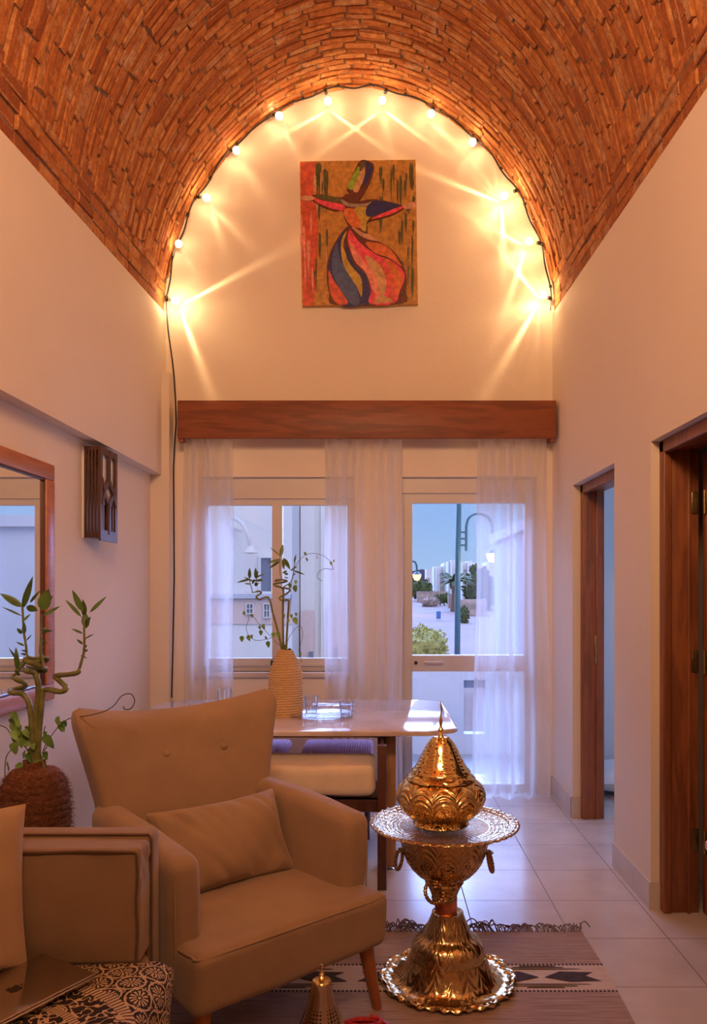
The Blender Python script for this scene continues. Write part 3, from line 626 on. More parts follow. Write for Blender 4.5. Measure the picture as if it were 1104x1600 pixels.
# street lamps
def streetlamp(px, pbase, Y, sc, label, lpx, lpy, simple=False):
    x = P(px,0,Y).x; t = thing('street_lamp', label, 'street lamp', (x,Y,gz(Y)), group=None)
    b = MB(); top = P(0,770,Y).z if not simple else P(0,898,Y).z
    if not simple:
        b.tube([(x,Y,gz(Y)),(x+.02,Y,P(0,860,Y).z),(x+.05,Y,top)], [.075,.07,.06], 12); b.build('pole', M['teal'], t)
        q = lambda a, c: P(a,c,Y)
        b = MB(); b.tube([q(728,861), q(728,840)]+catmull([q(728,822), q(731,811), q(738,804.5), q(747,802.5), q(757,805), q(765,812), q(769,824), q(769,848)], 5), .035, 8)
        for yy in (831.6, 841.8, 852): b.tube([q(718,yy), q(728,yy)], .028, 6)
        b.build('bracket', M['teal'], t); z = q(769,868); r = .20
    else:
        q = lambda a, c: P(a,c,Y)
        b = MB(); b.tube(catmull([q(638,940), q(638,890), q(640,880), q(646,877), q(650,882), q(651,892)], 5), .05, 8); b.build('pole', M['teal'], t); z = q(651,900); r = .26
    b = MB(); b.lathe([(.02,.95*r),(.35*r,.8*r),(r*.9,.35*r),(r,.25*r)], tuple(z), 20); cap_ = b.build('shade', M['teal'], t)
    b = MB(); b.lathe([(.0,-.9*r),(.45*r,-.8*r),(.75*r,-.2*r),(.8*r,.25*r),(0,.3*r)], tuple(z), 20); b.build('globe', M['lampglow'], t)
    l = bpy.data.lights.new('street_light', 'POINT'); l.color = (1,.6,.28); l.energy = 60; l.shadow_soft_size = .12; lo = bpy.data.objects.new('street_light', l); COL.objects.link(lo); lo.location = (z.x, z.y-.3, z.z-.35)
streetlamp(714, 1022, 20, 1, 'teal street lamp post with an arched bracket, in front of the balcony', 769, 868)
streetlamp(638, 940, 40, .5, 'distant street lamp glowing at the left edge of the balcony door', 651, 900, True)
# ============================================================ ROOM THINGS
# pelmet
b = MB(); b.rbox(-1.372, 1.222, 5.40, 5.43, 2.484, 2.745, .006, 2); b.rbox(1.197, 1.222, 5.42, YB, 2.484, 2.745, .004, 2); b.rbox(-1.372, -1.347, 5.42, YB, 2.484, 2.745, .004, 2)
b.rbox(-1.34, 1.19, 5.43, 5.55, 2.52, 2.54, .002, 1); b.rbox(1.185, 1.218, 5.41, 5.47, 2.462, 2.49, .004, 2); b.rbox(-1.368, -1.335, 5.41, 5.47, 2.462, 2.49, .004, 2)
tag(b.build('curtain_pelmet', M['pelmet'], loc=(-.07,5.605,2.6)), 'dark reddish-brown wooden beam pelmet above the window and balcony door', 'pelmet')
# curtains
def curtain(label, xl, xr, z0, folds, Y0, seed, amp=.045):
    b = MB(); R = random.Random(seed); ph = [R.uniform(0,6.28) for _ in range(4)]
    NV = 34; NU = folds*26
    def f(u, v):
        a = xl[0]+(xl[1]-xl[0])*v; c = xr[0]+(xr[1]-xr[0])*v
        uu = u+.012*math.sin(7*u+ph[0]+v*1.5)*(1 if 0 < u < 1 else 0)
        x = a+(c-a)*uu+.006*math.sin(v*9+ph[3]+u*4)
        A = amp*(.55+.45*v)*(1+.5*math.sin(2.1*u*folds+ph[1]))
        y = Y0+A*math.sin(2*PI*folds*u+.5*math.sin(v*3+ph[2]))+.004*math.sin(2*PI*folds*1.7*u+ph[1]+v*2); z = 2.53+(z0-2.53)*v
        if v > .97: z += .012*math.sin(2*PI*folds*u)
        return (x, y, z)
    b.grid(f, NU, NV); b.cur = 0
    return tag(b.build('sheer_curtain', M['voile'], loc=((xl[0]+xr[0])/2, Y0, 2.53), ang=180), label, 'curtain')
curtain('sheer white curtain at the left end of the pelmet, over the left of the window', (-1.355,-1.36), (-1.01,-1.00), .02, 3, 5.50, 1)
curtain('sheer white curtain hanging between the window and the balcony door', (-.375,-.37), (.175,.165), .02, 4, 5.50, 2)
curtain('sheer white curtain at the right end, pulled half over the balcony door', (.70,.655), (1.165,1.20), .01, 4, 5.50, 3)
# string lights
sl = thing('string_lights', 'string of twelve glowing clear bulbs on a black cord around the arch', 'string lights', (CX,5.52,3.41))
b = MB(); pts = []
for i in range(97):
    t = PI*(1-i/96); q = arch(t, 5.53, -.022+.008*math.sin(i*.9)); q.y = 5.545+.01*math.sin(i*.7); pts.append(q)
pts = [P(268,1090,5.44), P(272,900,5.46), P(271,730,5.46), P(275,660,5.46), P(272,590,5.47), P(268,555,5.5), P(263,520,5.53), P(261,495,5.55)][::1]+pts[2:]
b.tube(catmull(pts, 2), .0055, 6)
for i in range(8, len(pts)-4, 6): b.tube([pts[i]+Vector((0,-.006,0)), pts[i]+(pts[i+1]-pts[i])*.4+Vector((0,-.006,.004))], .011, 6)
b.build('cable', M['black'], sl)
BP = [(274,470),(279,381),(323,309),(369,235),(436,181),(512,158),(597,157),(673,178),(738,222),(787,306),(826,377),(848,461)]
RAYS = [[(28,3,7),(-70,4,6),(-20,25,1.5)], [(-60,9,1.5)], [(-45,8,2),(-75,9,1.5)], [(-55,10,1.5)], [(-60,10,1)], [(-152,3,6),(-35,3,6),(-90,20,1)], [(-145,3,6),(-35,3,6),(-90,20,1)], [(-40,8,1.5)], [(-120,10,1)], [(158,3,7),(-88,4,6),(-140,30,1.5)], [(150,4,5),(-108,4,6),(-150,30,1)], [(128,3,7),(-120,4,6),(-165,28,1.5)]]
BW = [1.6,.5,.6,.6,.6,.75,.75,.6,.6,1.3,1.0,1.6]
for i, (qx, qy) in enumerate(BP):
    c = P(qx, qy, 5.50); cen = Vector((CX, 5.50, 3.75))
    ax = (cen-c).normalized(); best = min(pts[6:], key=lambda q: (q-c).length); sock0 = best.copy(); d = (c-sock0); L = d.length; d.normalize()
    b = MB(); b.tube([sock0, sock0+d*min(.035, L*.6)], .012, 12); so = b.build('socket', M['black'], sl)
    b = MB(); Rr = .026; rot = Vector((0,0,1)).rotation_difference(d).to_matrix()
    prof_ = [(.0001,-.030),(.009,-.030),(.010,-.022)]+[(Rr*math.cos(a), Rr*math.sin(a)) for a in [(-1.0+k_*.26) for k_ in range(10)]]+[(.0001,Rr)]
    b.lathe(prof_, (0,0,0), 16, cap=False); b.v = [rot@q+c for q in b.v]; b.build('bulb', M['bulbglass'], sl)
    b = MB(); b.tube([c-d*.014, c-d*.008, c, c+d*.010, c+d*.015], [.001,.002,.0025,.002,.001], 8); b.build('filament', M['filament'], sl)
    l = bpy.data.lights.new('bulb_light', 'POINT'); l.color = (1,.66,.33); l.energy = BULB_W*BW[i]; l.shadow_soft_size = .004; l.use_nodes = True
    n = NT(l); em = n.n['Emission']
    nv = n.new('TexCoord').outputs['Normal']; mp = n.new('Mapping'); n.l.new(nv, mp.inputs[0]); mp.inputs['Location'].default_value = (i*3.17, i*1.3, 0)
    sp = n.new('SeparateXYZ'); n.l.new(nv, sp.inputs[0]); az = n.m('ARCTAN2', sp.outputs[2], sp.outputs[0])
    cx_ = n.new('CombineXYZ'); n.set(cx_.inputs[0], n.m('COSINE', az)); n.set(cx_.inputs[1], n.m('SINE', az)); cx_.inputs[2].default_value = i*2.3
    rays = n.ramp(n.noise(7, cx_.outputs[0], 4, .7), (.40,(0,0,0)), (.75,(1,1,1)))
    st_ = n.m('MULTIPLY_ADD', rays, .9, .55)
    for deg_, wd, am in RAYS[i]:
        df_ = n.m('SUBTRACT', 1.0, n.m('COSINE', n.m('SUBTRACT', az, math.radians(deg_))))      # 0 along the ray
        st_ = n.m('MULTIPLY_ADD', n.m('POWER', 2.718, n.m('MULTIPLY', df_, -2.0/math.radians(wd)**2)), am, st_)
    n.set(em.inputs['Strength'], st_)
    lo = bpy.data.objects.new('bulb_light', l); COL.objects.link(lo); lo.location = c+Vector((0,-.01,0)); lo.parent = sl; lo.matrix_parent_inverse = WM[sl.name].inverted()
# painting
pw, ph_ = .815, 1.015; pc = Vector(((560.5-590)/220*.995, 5.57, CH-(365-920)/F*5.57)); tilt = math.radians(-.9)
def pf(a, c, d):          # a,c in zoom units of the canvas
    u = (a-138-(c-118)*.022)/806; v = (c-112)/1015; x = (u-.5)*pw; z = (.5-v)*ph_; return (pc.x+x, pc.y-.018-d, pc.z+z)
PCOL = {'ochre': (.52,.25,.05), 'red': (.62,.10,.05), 'olive': (.10,.09,.03), 'green': (.28,.42,.05), 'navy': (.025,.025,.13), 'pink': (.80,.07,.12), 'skin': (.62,.32,.20), 'brown': (.13,.03,.015), 'orange': (.66,.16,.04), 'tan': (.58,.32,.14), 'slate': (.07,.10,.24), 'gold': (.50,.32,.05), 'grey': (.35,.25,.2), 'rose': (.75,.25,.18)}
pm = []; idx = {}
for k_, v_ in PCOL.items(): idx[k_] = len(pm); pm.append(plain('paint_'+k_, v_, .5, var=.28, nscale=34, bs=.3, bscale=50))
b = MB(); b.rbox(pc.x-pw/2, pc.x+pw/2, pc.y-.018, pc.y+.033, pc.z-ph_/2, pc.z+ph_/2, .003, 2)
dd = [.0006]
def pp(col, pts_, smooth=True, k=4):
    q = [(a,c) for a,c in pts_]
    if smooth: q = [(t.x,t.y) for t in catmull([(a,c,0) for a,c in q], k, True)]
    dd[0] += .00022; D = dd[0]
    b.ext(q, lambda a, c, h: pf(a, c, D if h else .0002), 1, idx[col])
R_ = random.Random(4)
pp('red', [(140,120),(262,120),(255,300),(270,600),(262,900),(240,1128),(166,1128)], False)
for i in range(60):
    x = R_.choice([R_.uniform(240,330), R_.uniform(690,930), R_.uniform(240,300), R_.uniform(840,930)]); y0 = R_.uniform(120, 260) if R_.random() < .6 else R_.uniform(300,900); hh = R_.uniform(60,260)
    wv = R_.uniform(4,15); pp('olive' if R_.random() < .75 else 'tan', [(x,y0),(x+wv,y0+hh*.2),(x+wv*.7,y0+hh*.7),(x+wv*.3,min(1120,y0+hh)),(x-wv*.5,y0+hh*.6),(x-wv*.6,y0+hh*.2)])
for i in range(12):
    x = R_.uniform(150,235); y0 = R_.uniform(400,900); pp('rose', [(x,y0),(x+10,y0+50),(x+5,y0+190),(x-6,y0+60)])
pp('brown', [(585,118),(640,140),(655,170),(640,240),(610,310),(575,370),(540,405),(500,395),(490,350),(465,318),(500,240),(545,140)])
pp('green', [(545,165),(560,220),(520,320),(470,312),(500,245)]); pp('tan', [(585,150),(590,230),(560,310),(540,345),(510,325),(545,240)]); pp('navy', [(600,130),(645,175),(630,230),(590,300),(580,270),(600,200)]); pp('olive', [(560,140),(590,130),(585,170),(555,200)])
pp('brown', [(225,362),(300,358),(420,380),(470,355),(520,375),(560,405),(650,395),(760,415),(855,445),(850,470),(760,515),(620,550),(612,600),(600,632),(500,592),(455,530),(440,470),(380,470),(290,435),(240,405)])
pp('pink', [(235,375),(300,400),(440,430),(450,465),(390,465),(300,432),(248,402)]); pp('olive', [(240,365),(300,362),(420,385),(440,410),(380,412),(300,395)])
pp('orange', [(450,462),(530,470),(570,560),(560,595),(505,585),(460,530)]); pp('gold', [(520,460),(610,452),(640,500),(606,560),(600,620),(565,600),(560,540)]); pp('navy', [(600,470),(650,408),(760,420),(830,445),(720,490),(620,520)])
pp('pink', [(640,535),(720,495),(845,450),(845,468),(755,510)]); pp('grey', [(432,395),(500,425),(600,425),(640,410),(600,445),(500,448),(440,425)])
pp('skin', [(150,375),(190,362),(235,372),(240,392),(190,398),(160,390)]); pp('skin', [(855,445),(885,428),(945,422),(948,440),(925,462),(870,466)])
pp('brown', [(480,580),(540,615),(680,690),(780,750),(850,840),(885,940),(880,1040),(850,1127),(395,1127),(350,1050),(332,930),(340,810),(390,690)])
pp('navy', [(455,610),(430,700),(440,800),(500,900),(570,1010),(600,1125),(410,1125),(345,930),(355,800),(400,690)]); pp('slate', [(400,700),(430,830),(520,960),(560,1120),(500,1125),(400,980),(365,850)])
pp('red', [(345,890),(380,960),(440,1050),(480,1125),(405,1125),(355,1040)]); pp('gold', [(470,620),(445,720),(490,830),(570,950),(575,1080),(535,1000),(450,860),(428,730),(440,660)])
pp('navy', [(470,720),(520,850),(600,930),(635,1060),(630,1125),(585,1125),(575,960),(500,860),(465,790)])
pp('pink', [(490,610),(560,700),(680,790),(780,830),(860,900),(872,960),(840,1040),(800,1127),(630,1127),(640,1030),(600,900),(520,800),(478,700)])
pp('rose', [(485,680),(560,790),(660,930),(690,1060),(660,1050),(600,910),(520,820)]); pp('tan', [(600,790),(690,850),(740,950),(740,1050),(700,1070),(670,950),(620,860)]); pp('orange', [(720,810),(800,860),(860,950),(840,1030),(810,1100),(800,980),(760,880)])
pp('red', [(690,830),(770,920),(800,1020),(790,1110),(760,1110),(765,1010),(720,900)]); pp('orange', [(600,700),(700,710),(780,760),(840,850),(850,870),(760,810),(660,770)]); pp('skin', [(505,590),(580,630),(640,655),(682,692),(610,675),(550,640)])
pp('tan', [(690,1070),(740,1080),(790,1120),(700,1127),(660,1127)])
po = b.build('painting', pm, loc=tuple(pc), ang=20); po.rotation_euler = (0, tilt, 0)
tag(po, 'unframed canvas painting of a whirling dancer in a colourful skirt, under the arch', 'painting')
# wall lantern
wl = thing('wall_lantern', 'dark wooden lattice wall lantern beside the mirror on the left wall', 'wall lamp', (XLL,4.35,1.97))
x0, x1, y0, y1, z0, z1 = XLL, -1.482, 4.22, 4.49, 1.728, 2.218
b = MB(); t = .012
b.rbox(x0, x0+t, y0, y1, z0, z1, .002, 1); b.build('back_plate', M['whitefab'], wl, label='pale back plate seen through the lattice')
def lat_xside(y):
    b = MB()
    for k_ in range(5): a = x0+t+(x1-x0-t)*k_/5; b.rbox(a+.001, a+.013, y, y+t, z0, z1, .002, 1)
    b.rbox(x0, x1, y+.002, y+t-.002, z0, z0+.03, .002, 1); b.rbox(x0, x1, y+.002, y+t-.002, z1-.02, z1, .002, 1); return b.build('side_panel', M['lampwood'], wl)
lat_xside(y0); lat_xside(y1-t)
b = MB(); W = y1-y0; Hh = z1-z0
BK = [0]
def bar(a, c, wd=.022):
    BK[0] += 1; x1 = XLL+.101+BK[0]*.0004
    (ya, za), (yb_, zb) = a, c; A = Vector((x1, y0+ya*W, z0+za*Hh)); B = Vector((x1, y0+yb_*W, z0+zb*Hh)); d = (B-A).normalized(); s_ = Vector((0,-d.z,d.y))*wd/2
    b.add([A-s_, B-s_, B+s_, A+s_, A-s_-Vector((t,0,0)), B-s_-Vector((t,0,0)), B+s_-Vector((t,0,0)), A+s_-Vector((t,0,0))], [(0,1,2,3),(7,6,5,4),(0,4,5,1),(1,5,6,2),(2,6,7,3),(3,7,4,0)])
bar((.06,0),(.06,1),.035); bar((.94,0),(.94,1),.035); bar((0,.03),(1,.03),.06); bar((0,.965),(1,.965),.035)
for s_ in (-1,1):
    bar((.5+s_*.035,1),(.5+s_*.035,.66),.014)
    bar((.5,.66),(.5+s_*.28,.52),.03); bar((.5+s_*.28,.52),(.5,.38),.03); bar((.5+s_*.018,.42),(.5+s_*.018,.05),.028)
    bar((.5+s_*.40,.66),(.5+s_*.25,.52),.02); bar((.5+s_*.40,.38),(.5+s_*.25,.52),.02)
b.build('front_panel', M['lampwood'], wl)
b = MB(); b.box(x1-t-.006, x1-t-.004, y0+t+.004, y1-t-.004, z0+.19, z1-.022); b.build('brightening_sheet', M['whitefab'], wl, label='pale sheet added to brighten the upper openings')  # pale sheet added so the upper openings look lit from inside
for q_ in (z0+.01, z1-.02):
    b = MB(); b.box(x0+t, x1-t, y0+t, y1-t, q_, q_+.01); b.build('cap', M['lampwood'], wl)
# mirror
mr = thing('wall_mirror', 'large mirror in an orange-brown wooden frame on the left wall', 'mirror', (XLL,3.0,1.5))
my0, my1, mz0, mz1, fw = 2.35, 3.80, .925, 2.048, .095
b = MB()
for (a, c, d, e_) in ((my1-fw,my1,mz0+fw*.8,mz1-fw*.8),(my0,my0+fw,mz0+fw*.8,mz1-fw*.8),(my0,my1,mz1-fw*.8,mz1),(my0,my1,mz0,mz0+fw*.8)): b.rbox(XLL, XLL+.03, a, c, d, e_, .006, 2)
b.build('frame', M['framewood'], mr)
b = MB(); ih = .022
for (a, c, d, e_) in ((my1-fw-.008,my1-fw,mz0+.07,mz1-.07),(my0+fw,my0+fw+.008,mz0+.07,mz1-.07),(my0+fw,my1-fw,mz1-fw*.8-.008,mz1-fw*.8),(my0+fw,my1-fw,mz0+fw*.8,mz0+fw*.8+.008)): b.box(XLL, XLL+ih, a, c, d, e_)
b.build('inner_lip', M['lampwood'], mr)
b = MB(); b.box(XLL+.002, XLL+.012, my0+.05, my1-.05, mz0+.05, mz1-.05); b.build('mirror_glass', M['mirror'], mr)
# ------------------------------------------------------------ armchair
th = math.radians(41.5); ac = thing('armchair', 'tan velvet wing armchair with buttoned back and tapered wooden legs', 'armchair', (-.233,2.465,0), th)
FB = M['chairfab']
def bseat(q):
    t_ = max(0, (q.z-.23)/.18)
    if q.z > .36: q.z += .018*math.cos(max(-1,min(1,q.x/.37))*PI/2)*math.cos(max(-1,min(1,(q.y-.35)/.45))*PI/2)
    if q.z > .32: q.z -= .012*max(0, (q.y)/.7)
    q.y += .008*(1-t_)*max(0,1-q.y/.4); return q
b = MB(); b.rbox(-.37, .37, 0, .74, .225, .408, .035, 5, bseat, 8); so_ = b.build('seat', FB, ac, local=True); wob(so_, .006, 6)
b = MB(); b.tube(catmull([(-.362,.12,.394),(-.359,.05,.397),(-.342,.012,.398),(-.15,.006,.400),(.15,.006,.400),(.342,.012,.398),(.359,.05,.397),(.362,.12,.394)], 6), .0038, 6); b.build('piping', FB, so_, local=True)
for s_ in (-1, 1):
    def fa(q, s_=s_):
        v_ = (q.y-.115)/.66; up = (q.z-.26)/.4
        if up > .5: q.z += .035*v_-.02*(1-v_)*0 + (.012*math.sin(v_*PI))
        q.x += s_*(.02*max(0,up))-s_*.012*v_*1.5; q.y += (-.0+.02*max(0,1-up))*(1-v_); return q
    xa, xb = (.262,.375) if s_ > 0 else (-.375,-.262)
    b = MB(); b.rbox(xa, xb, .115, .775, .24, .655, .045, 6, fa, 6); ao = b.build('armrest', FB, ac, local=True); wob(ao, .004, 7, s_)
    b = MB(); xo = s_*.368; b.tube([(xo-s_*.004,.133,.26),(xo+s_*.002,.127,.48),(xo+s_*.003,.127,.58),(xo-s_*.004,.130,.628)], .0035, 6); b.build('piping', FB, ao, local=True)
def backw(z): return .305+.045*(z-.35)/.33 if z < .68 else .35+.085*((z-.68)/.30)**1.1
def fback(u, v):
    zt = .30+.68*v; w_ = backw(zt); tt = .075+.010*math.sin(v*PI); k_ = 1
    if v > .90: q_ = (v-.90)/.10; k_ = math.sqrt(max(0, 1-q_*q_)); 
    a = 2*PI*u; ex = 2/4.5; c_, s_ = math.cos(a), math.sin(a)
    xx = math.copysign(abs(c_)**ex, c_); yy = math.copysign(abs(s_)**ex, s_)
    kk = .90+.10*k_; x = xx*w_*kk; y = yy*tt*max(k_, .02)
    yc = .715+.19*max(0, (zt-.35)/.65)**1.15 - .10*(x/.42)**2*(.4+.6*v)
    z = zt+.055*(abs(x)/.40)**2.2*v**3
    y0_ = y+yc
    if yy < 0:      # dimples at the buttons
        for bx in (-.08,.165):
            for bz in (.595,.825): y0_ += .011*math.exp(-((x-bx)**2+(zt-bz)**2)/.0009)
    return (x, y0_, z)
b = MB(); b.grid(fback, 96, 44, cu=True); b.grid(lambda u, v: Vector(fback(u, 1))*(1-v)+Vector((0,.90,.985))*v*1.0 if False else fback(u,1), 96, 1, cu=True)
n0 = len(b.v)-96; b.f.append(tuple(range(n0, n0+96))); b.mi.append(0)
bo = b.build('backrest', FB, ac, local=True, ang=60); wob(bo, .004, 5, 3)
for bx in (-.08,.165):
    for bz in (.595,.825):
        yb = .715+.19*((bz-.35)/.65)**1.15-.10*(bx/.42)**2*(.4+.6*(bz-.3)/.68)-.082
        b = MB(); b.lathe([(.0,-.009),(.008,-.008),(.0145,-.003),(.0155,.004),(.0,.006)], (0,0,0), 16, cap=False)
        b.v = [Vector((bx+q.x, yb+.003+q.z, bz+.004+q.y)) for q in b.v]; b.build('button', FB, bo, local=True)
for (lx, ly, dx, dy) in ((-.31,.07,-.035,-.03),(.31,.07,.035,-.03),(-.29,.66,-.03,.05),(.29,.66,.03,.05)):
    b = MB(); b.tube([(lx,ly,.25),(lx+dx*.5,ly+dy*.5,.12),(lx+dx,ly+dy,0.002)], [.028,.022,.0155], 14); b.build('leg', M['legwood'], ac, local=True)
def pillow(w_, h_, t_, n_=28, pinch=.05, wr=.006, seed=0):
    b = MB()
    for sg in (1,-1):
        def f(u, v, sg=sg):
            a, c = 2*u-1, 2*v-1; x = a*w_/2*(1-pinch*(1-c*c)*abs(a)**3*0 - pinch*(1-abs(c)**2)*abs(a)); y = c*h_/2*(1-pinch*(1-a*a)*abs(c))
            e_ = max(0, (1-abs(a)**2.4)*(1-abs(c)**2.4)); z = sg*t_/2*e_**.42
            rr = 1 if e_ > 0 else 0
            fold_ = wr*(.55*(abs(mnoise.noise(Vector((x*13+c*1.2,y*3,seed))))*2-.5)*(abs(c)**1.2+.15)+.6*mnoise.noise(Vector((x*6,y*7,seed+sg))))*rr*min(1, e_*4)
            return (x, y, z+sg*fold_)
        b.grid(f, n_, n_, flip=(sg < 0))
    return b
b = pillow(.53, .32, .20, 64, .10, .036, 1)
Rm = Matrix.Rotation(math.radians(62), 3, 'X'); b.v = [Rm@q+Vector((.012,.505,.535)) for q in b.v]; 
A_ = WM[ac.name]; b.v = [A_@q for q in b.v]
cp = b.build('lumbar_pillow', M['chairfab'], loc=tuple(A_@Vector((.012,.50,.40))), ang=180); tag(cp, 'tan rectangular pillow leaning inside the wing armchair', 'pillow')
# ------------------------------------------------------------ sofa
sf = thing('sofa', 'taupe linen sofa with piped side cushion along the left wall', 'sofa', (-1.05,1.4,0))
FS = M['sofafab']; xf = -.645
b = MB(); b.rbox(-1.52, xf, .3, 2.30, .04, .30, .02, 3); b.build('base', FS, sf)
b = MB(); b.rbox(-1.52, xf, 2.262, 2.34, .05, .752, .018, 4); arm_ = b.build('armrest', FS, sf)
b = MB(); b.tube([(-1.5,2.266,.748),(xf-.012,2.266,.748),(xf-.004,2.264,.735),(xf-.003,2.263,.06)], .004, 6); b.build('piping', M['piping'], arm_)
b = MB(); b.rbox(-1.52, -1.36, .3, 2.262, .05, .80, .05, 4); b.build('backrest', FS, sf)
b = MB()
def fc(q):
    d = Vector(mnoise.noise_vector(q*7))*.006; e_ = max(0,1-abs(q.x-xf)/.10)*max(0,1-abs(q.z-.70)/.10); d = d*.4+Vector(mnoise.noise_vector(q*40))*.010*e_*(1 if q.y > 2.156 else 0)
    q = q+d
    if q.y < 2.17: q.y -= .018*math.sin(max(0,min(1,(q.x+1.36)/.70))*PI)*math.sin(max(0,min(1,(q.z-.42)/.31))*PI)
    return q
b.rbox(-1.36, xf-.006, 2.15, 2.262, .425, .742, .014, 3, fc, 18); cu = b.build('side_cushion', FS, sf)
b = MB(); xs = xf-.035
xs = xf-.011
ptsc = [(-1.35+(xs-.012+1.35)*k_/10, 2.149+.002*math.sin(k_*2), .737+.002*math.sin(k_*1.7)) for k_ in range(11)]+[(xs-.002,2.149,.730)]+[(xs+.002*math.sin(k_*1.4),2.149,.715-.28*k_/8) for k_ in range(9)]
b.tube(catmull(ptsc, 3), .0045, 6); b.build('piping', M['piping'], cu)
b = MB(); b.rbox(-1.36, xf+.0, .35, 2.262, .29, .425, .035, 3); b.build('seat_cushion', FS, sf)
for lx in (-1.45,-.72):
    for ly in (.4,2.22):
        b = MB(); b.lathe([(.018,0),(.024,.05)], (lx,ly,0), 12); b.build('leg', M['darkwood'], sf)
# throw over the sofa seat
b = MB(); zt0 = .442
def fthrow(u, v):
    Y = 2.145-v*1.6; L = u*1.10
    # path in x: flat to the edge, round over, down
    flat = .70; rad = .055; arc = rad*PI/2
    lump = .007*mnoise.noise(Vector((L*5,Y*5,0)))+.004*mnoise.noise(Vector((L*17,Y*17,3)))
    if L < flat: x, z = -1.355+L, zt0
    elif L < flat+arc: a = (L-flat)/rad; x, z = -1.355+flat+rad*math.sin(a), zt0-rad*(1-math.cos(a))
    else: x, z = -1.355+flat+rad, zt0-rad-(L-flat-arc)
    dn = max(0, zt0-z); yy = Y+.012*math.sin(L*20)*0
    if v < .05: z -= .010*(1-v/.05)*(1 if dn < .02 else 0)
    return (x+.045+(lump+.008*math.sin(Y*22+1)*min(1,dn*8)), yy+(.02*dn if v < .02 else 0), z+lump*1.2+.006)
b.grid(fthrow, 80, 90, uvf=lambda u, v: (u*1.10, v*1.6))
b.v = [Vector((max(q.x,-1.358) if q.x < -1.2 else q.x, q.y, q.z)) for q in b.v]
tho = b.build('printed_throw', M['throw'], loc=(-1.0,1.4,.44), ang=180); tag(tho, 'black and cream block-printed floral throw draped over the sofa seat', 'throw')
sm = tho.modifiers.new('thickness', 'SOLIDIFY'); sm.thickness = .004; sm.offset = -1
# scatter pillow on the sofa
b = pillow(.46, .42, .17, 30, .05, .007, 5)
Rm = Matrix.Rotation(math.radians(80), 3, 'X'); R2 = Matrix.Rotation(math.radians(28), 3, 'Z'); b.v = [R2@(Rm@q)+Vector((-1.140,2.0,.665)) for q in b.v]
tag(b.build('scatter_pillow', M['pillowfab'], loc=(-1.16,2.0,.46), ang=180), 'light beige pillow propped in the sofa corner at the left edge', 'pillow')
# laptop
lt = thing('laptop', 'closed silver laptop lying on the printed throw', 'laptop', (-.80,1.92,.463))
A3 = Vector((-.717,2.01,0)); dl = Vector((-.511,-.86,0)).normalized(); ds = Vector((-.86,.511,0)).normalized(); zl = .463
def slab(z0, z1, ins, r=.010):
    b = MB(); b.rbox(ins, .30-ins, ins, .212-ins, z0, z1, r, 3, lambda q: A3+dl*q.x+ds*q.y+Vector((0,0,q.z))); return b
slab(zl-.002, zl+.007, 0, .004).build('base', M['laptop'], lt); lid = slab(zl+.0078, zl+.0135, .0, .0027).build('lid', M['laptop'], lt)
# fruit emblem on the lid
ap = [(0,.32),(.16,.42),(.34,.40),(.46,.26),(.36,.16),(.33,0),(.40,-.14),(.50,-.20),(.40,-.42),(.26,-.56),(.12,-.52),(0,-.48),(-.14,-.53),(-.28,-.56),(-.46,-.34),(-.52,-.04),(-.44,.26),(-.28,.40),(-.12,.38)]
lf_ = [(.02,.46),(.04,.60),(.16,.72),(.22,.74),(.20,.60),(.10,.48)]
cl = A3+dl*.155+ds*.106; b = MB(); sz = .034
for poly in (ap, lf_):
    q = [(t.x,t.y) for t in catmull([(a,c,0) for a,c in poly], 4, True)]
    b.ext(q, lambda a, c, h: cl+ds*(-a*sz)*-1*1+dl*(-c*sz)+Vector((0,0,zl+.0134+h*.0004)), 1)
b.build('logo', M['logo'], lid)
# ------------------------------------------------------------ rug
rg = thing('kilim_rug', 'brown and cream striped flat-woven rug with dark motifs and grey fringe', 'rug', (-.1,3.33,0))
b = MB(); RX0, RX1 = -1.02, .86
def frug(u, v, z): return (RX0+(RX1-RX0)*u+.006*math.sin(v*14)*(1 if u > .5 else -1), 3.33-2.6*v+.004*math.sin(u*25), z+.001*math.sin(u*31)*math.sin(v*33))
b.grid(lambda u, v: frug(u,v,.007), 60, 70); b.grid(lambda u, v: frug(u,v,.001), 60, 70, flip=True)
for q0, q1 in (((0,0),(1,0)),((1,0),(1,1)),((1,1),(0,1)),((0,1),(0,0))):
    b.grid(lambda u, v, q0=q0, q1=q1: frug(q0[0]+(q1[0]-q0[0])*u, q0[1]+(q1[1]-q0[1])*u, .001+.006*v), 40, 1)
b.cur = 1
def mot(poly): b.ext([(x,y) for x,y in poly], lambda a, c, h: (a, c, .0065+.0022*h), 1, 1)
for cx_ in (-.80,-.33,.14,.61):
    cy_ = 2.94
    for s_ in (-1,1):
        mot([(cx_+s_*.012,cy_),(cx_+s_*.075,cy_+.042),(cx_+s_*.20,cy_+.036),(cx_+s_*.165,cy_+.010),(cx_+s_*.215,cy_-.030),(cx_+s_*.10,cy_-.036)])
    for (dy, w_) in ((.060,.16),(.073,.10),(.084,.07),(-.055,.17),(-.068,.12),(-.079,.07)):
        mot([(cx_-w_,cy_+dy),(cx_+w_,cy_+dy),(cx_+w_*.9,cy_+dy+.0045),(cx_-w_*.9,cy_+dy+.0045)])
b.build('weave', [M['kilim'], M['kdark']], rg)
b = MB(); x = RX0+.01; Rf = random.Random(3)
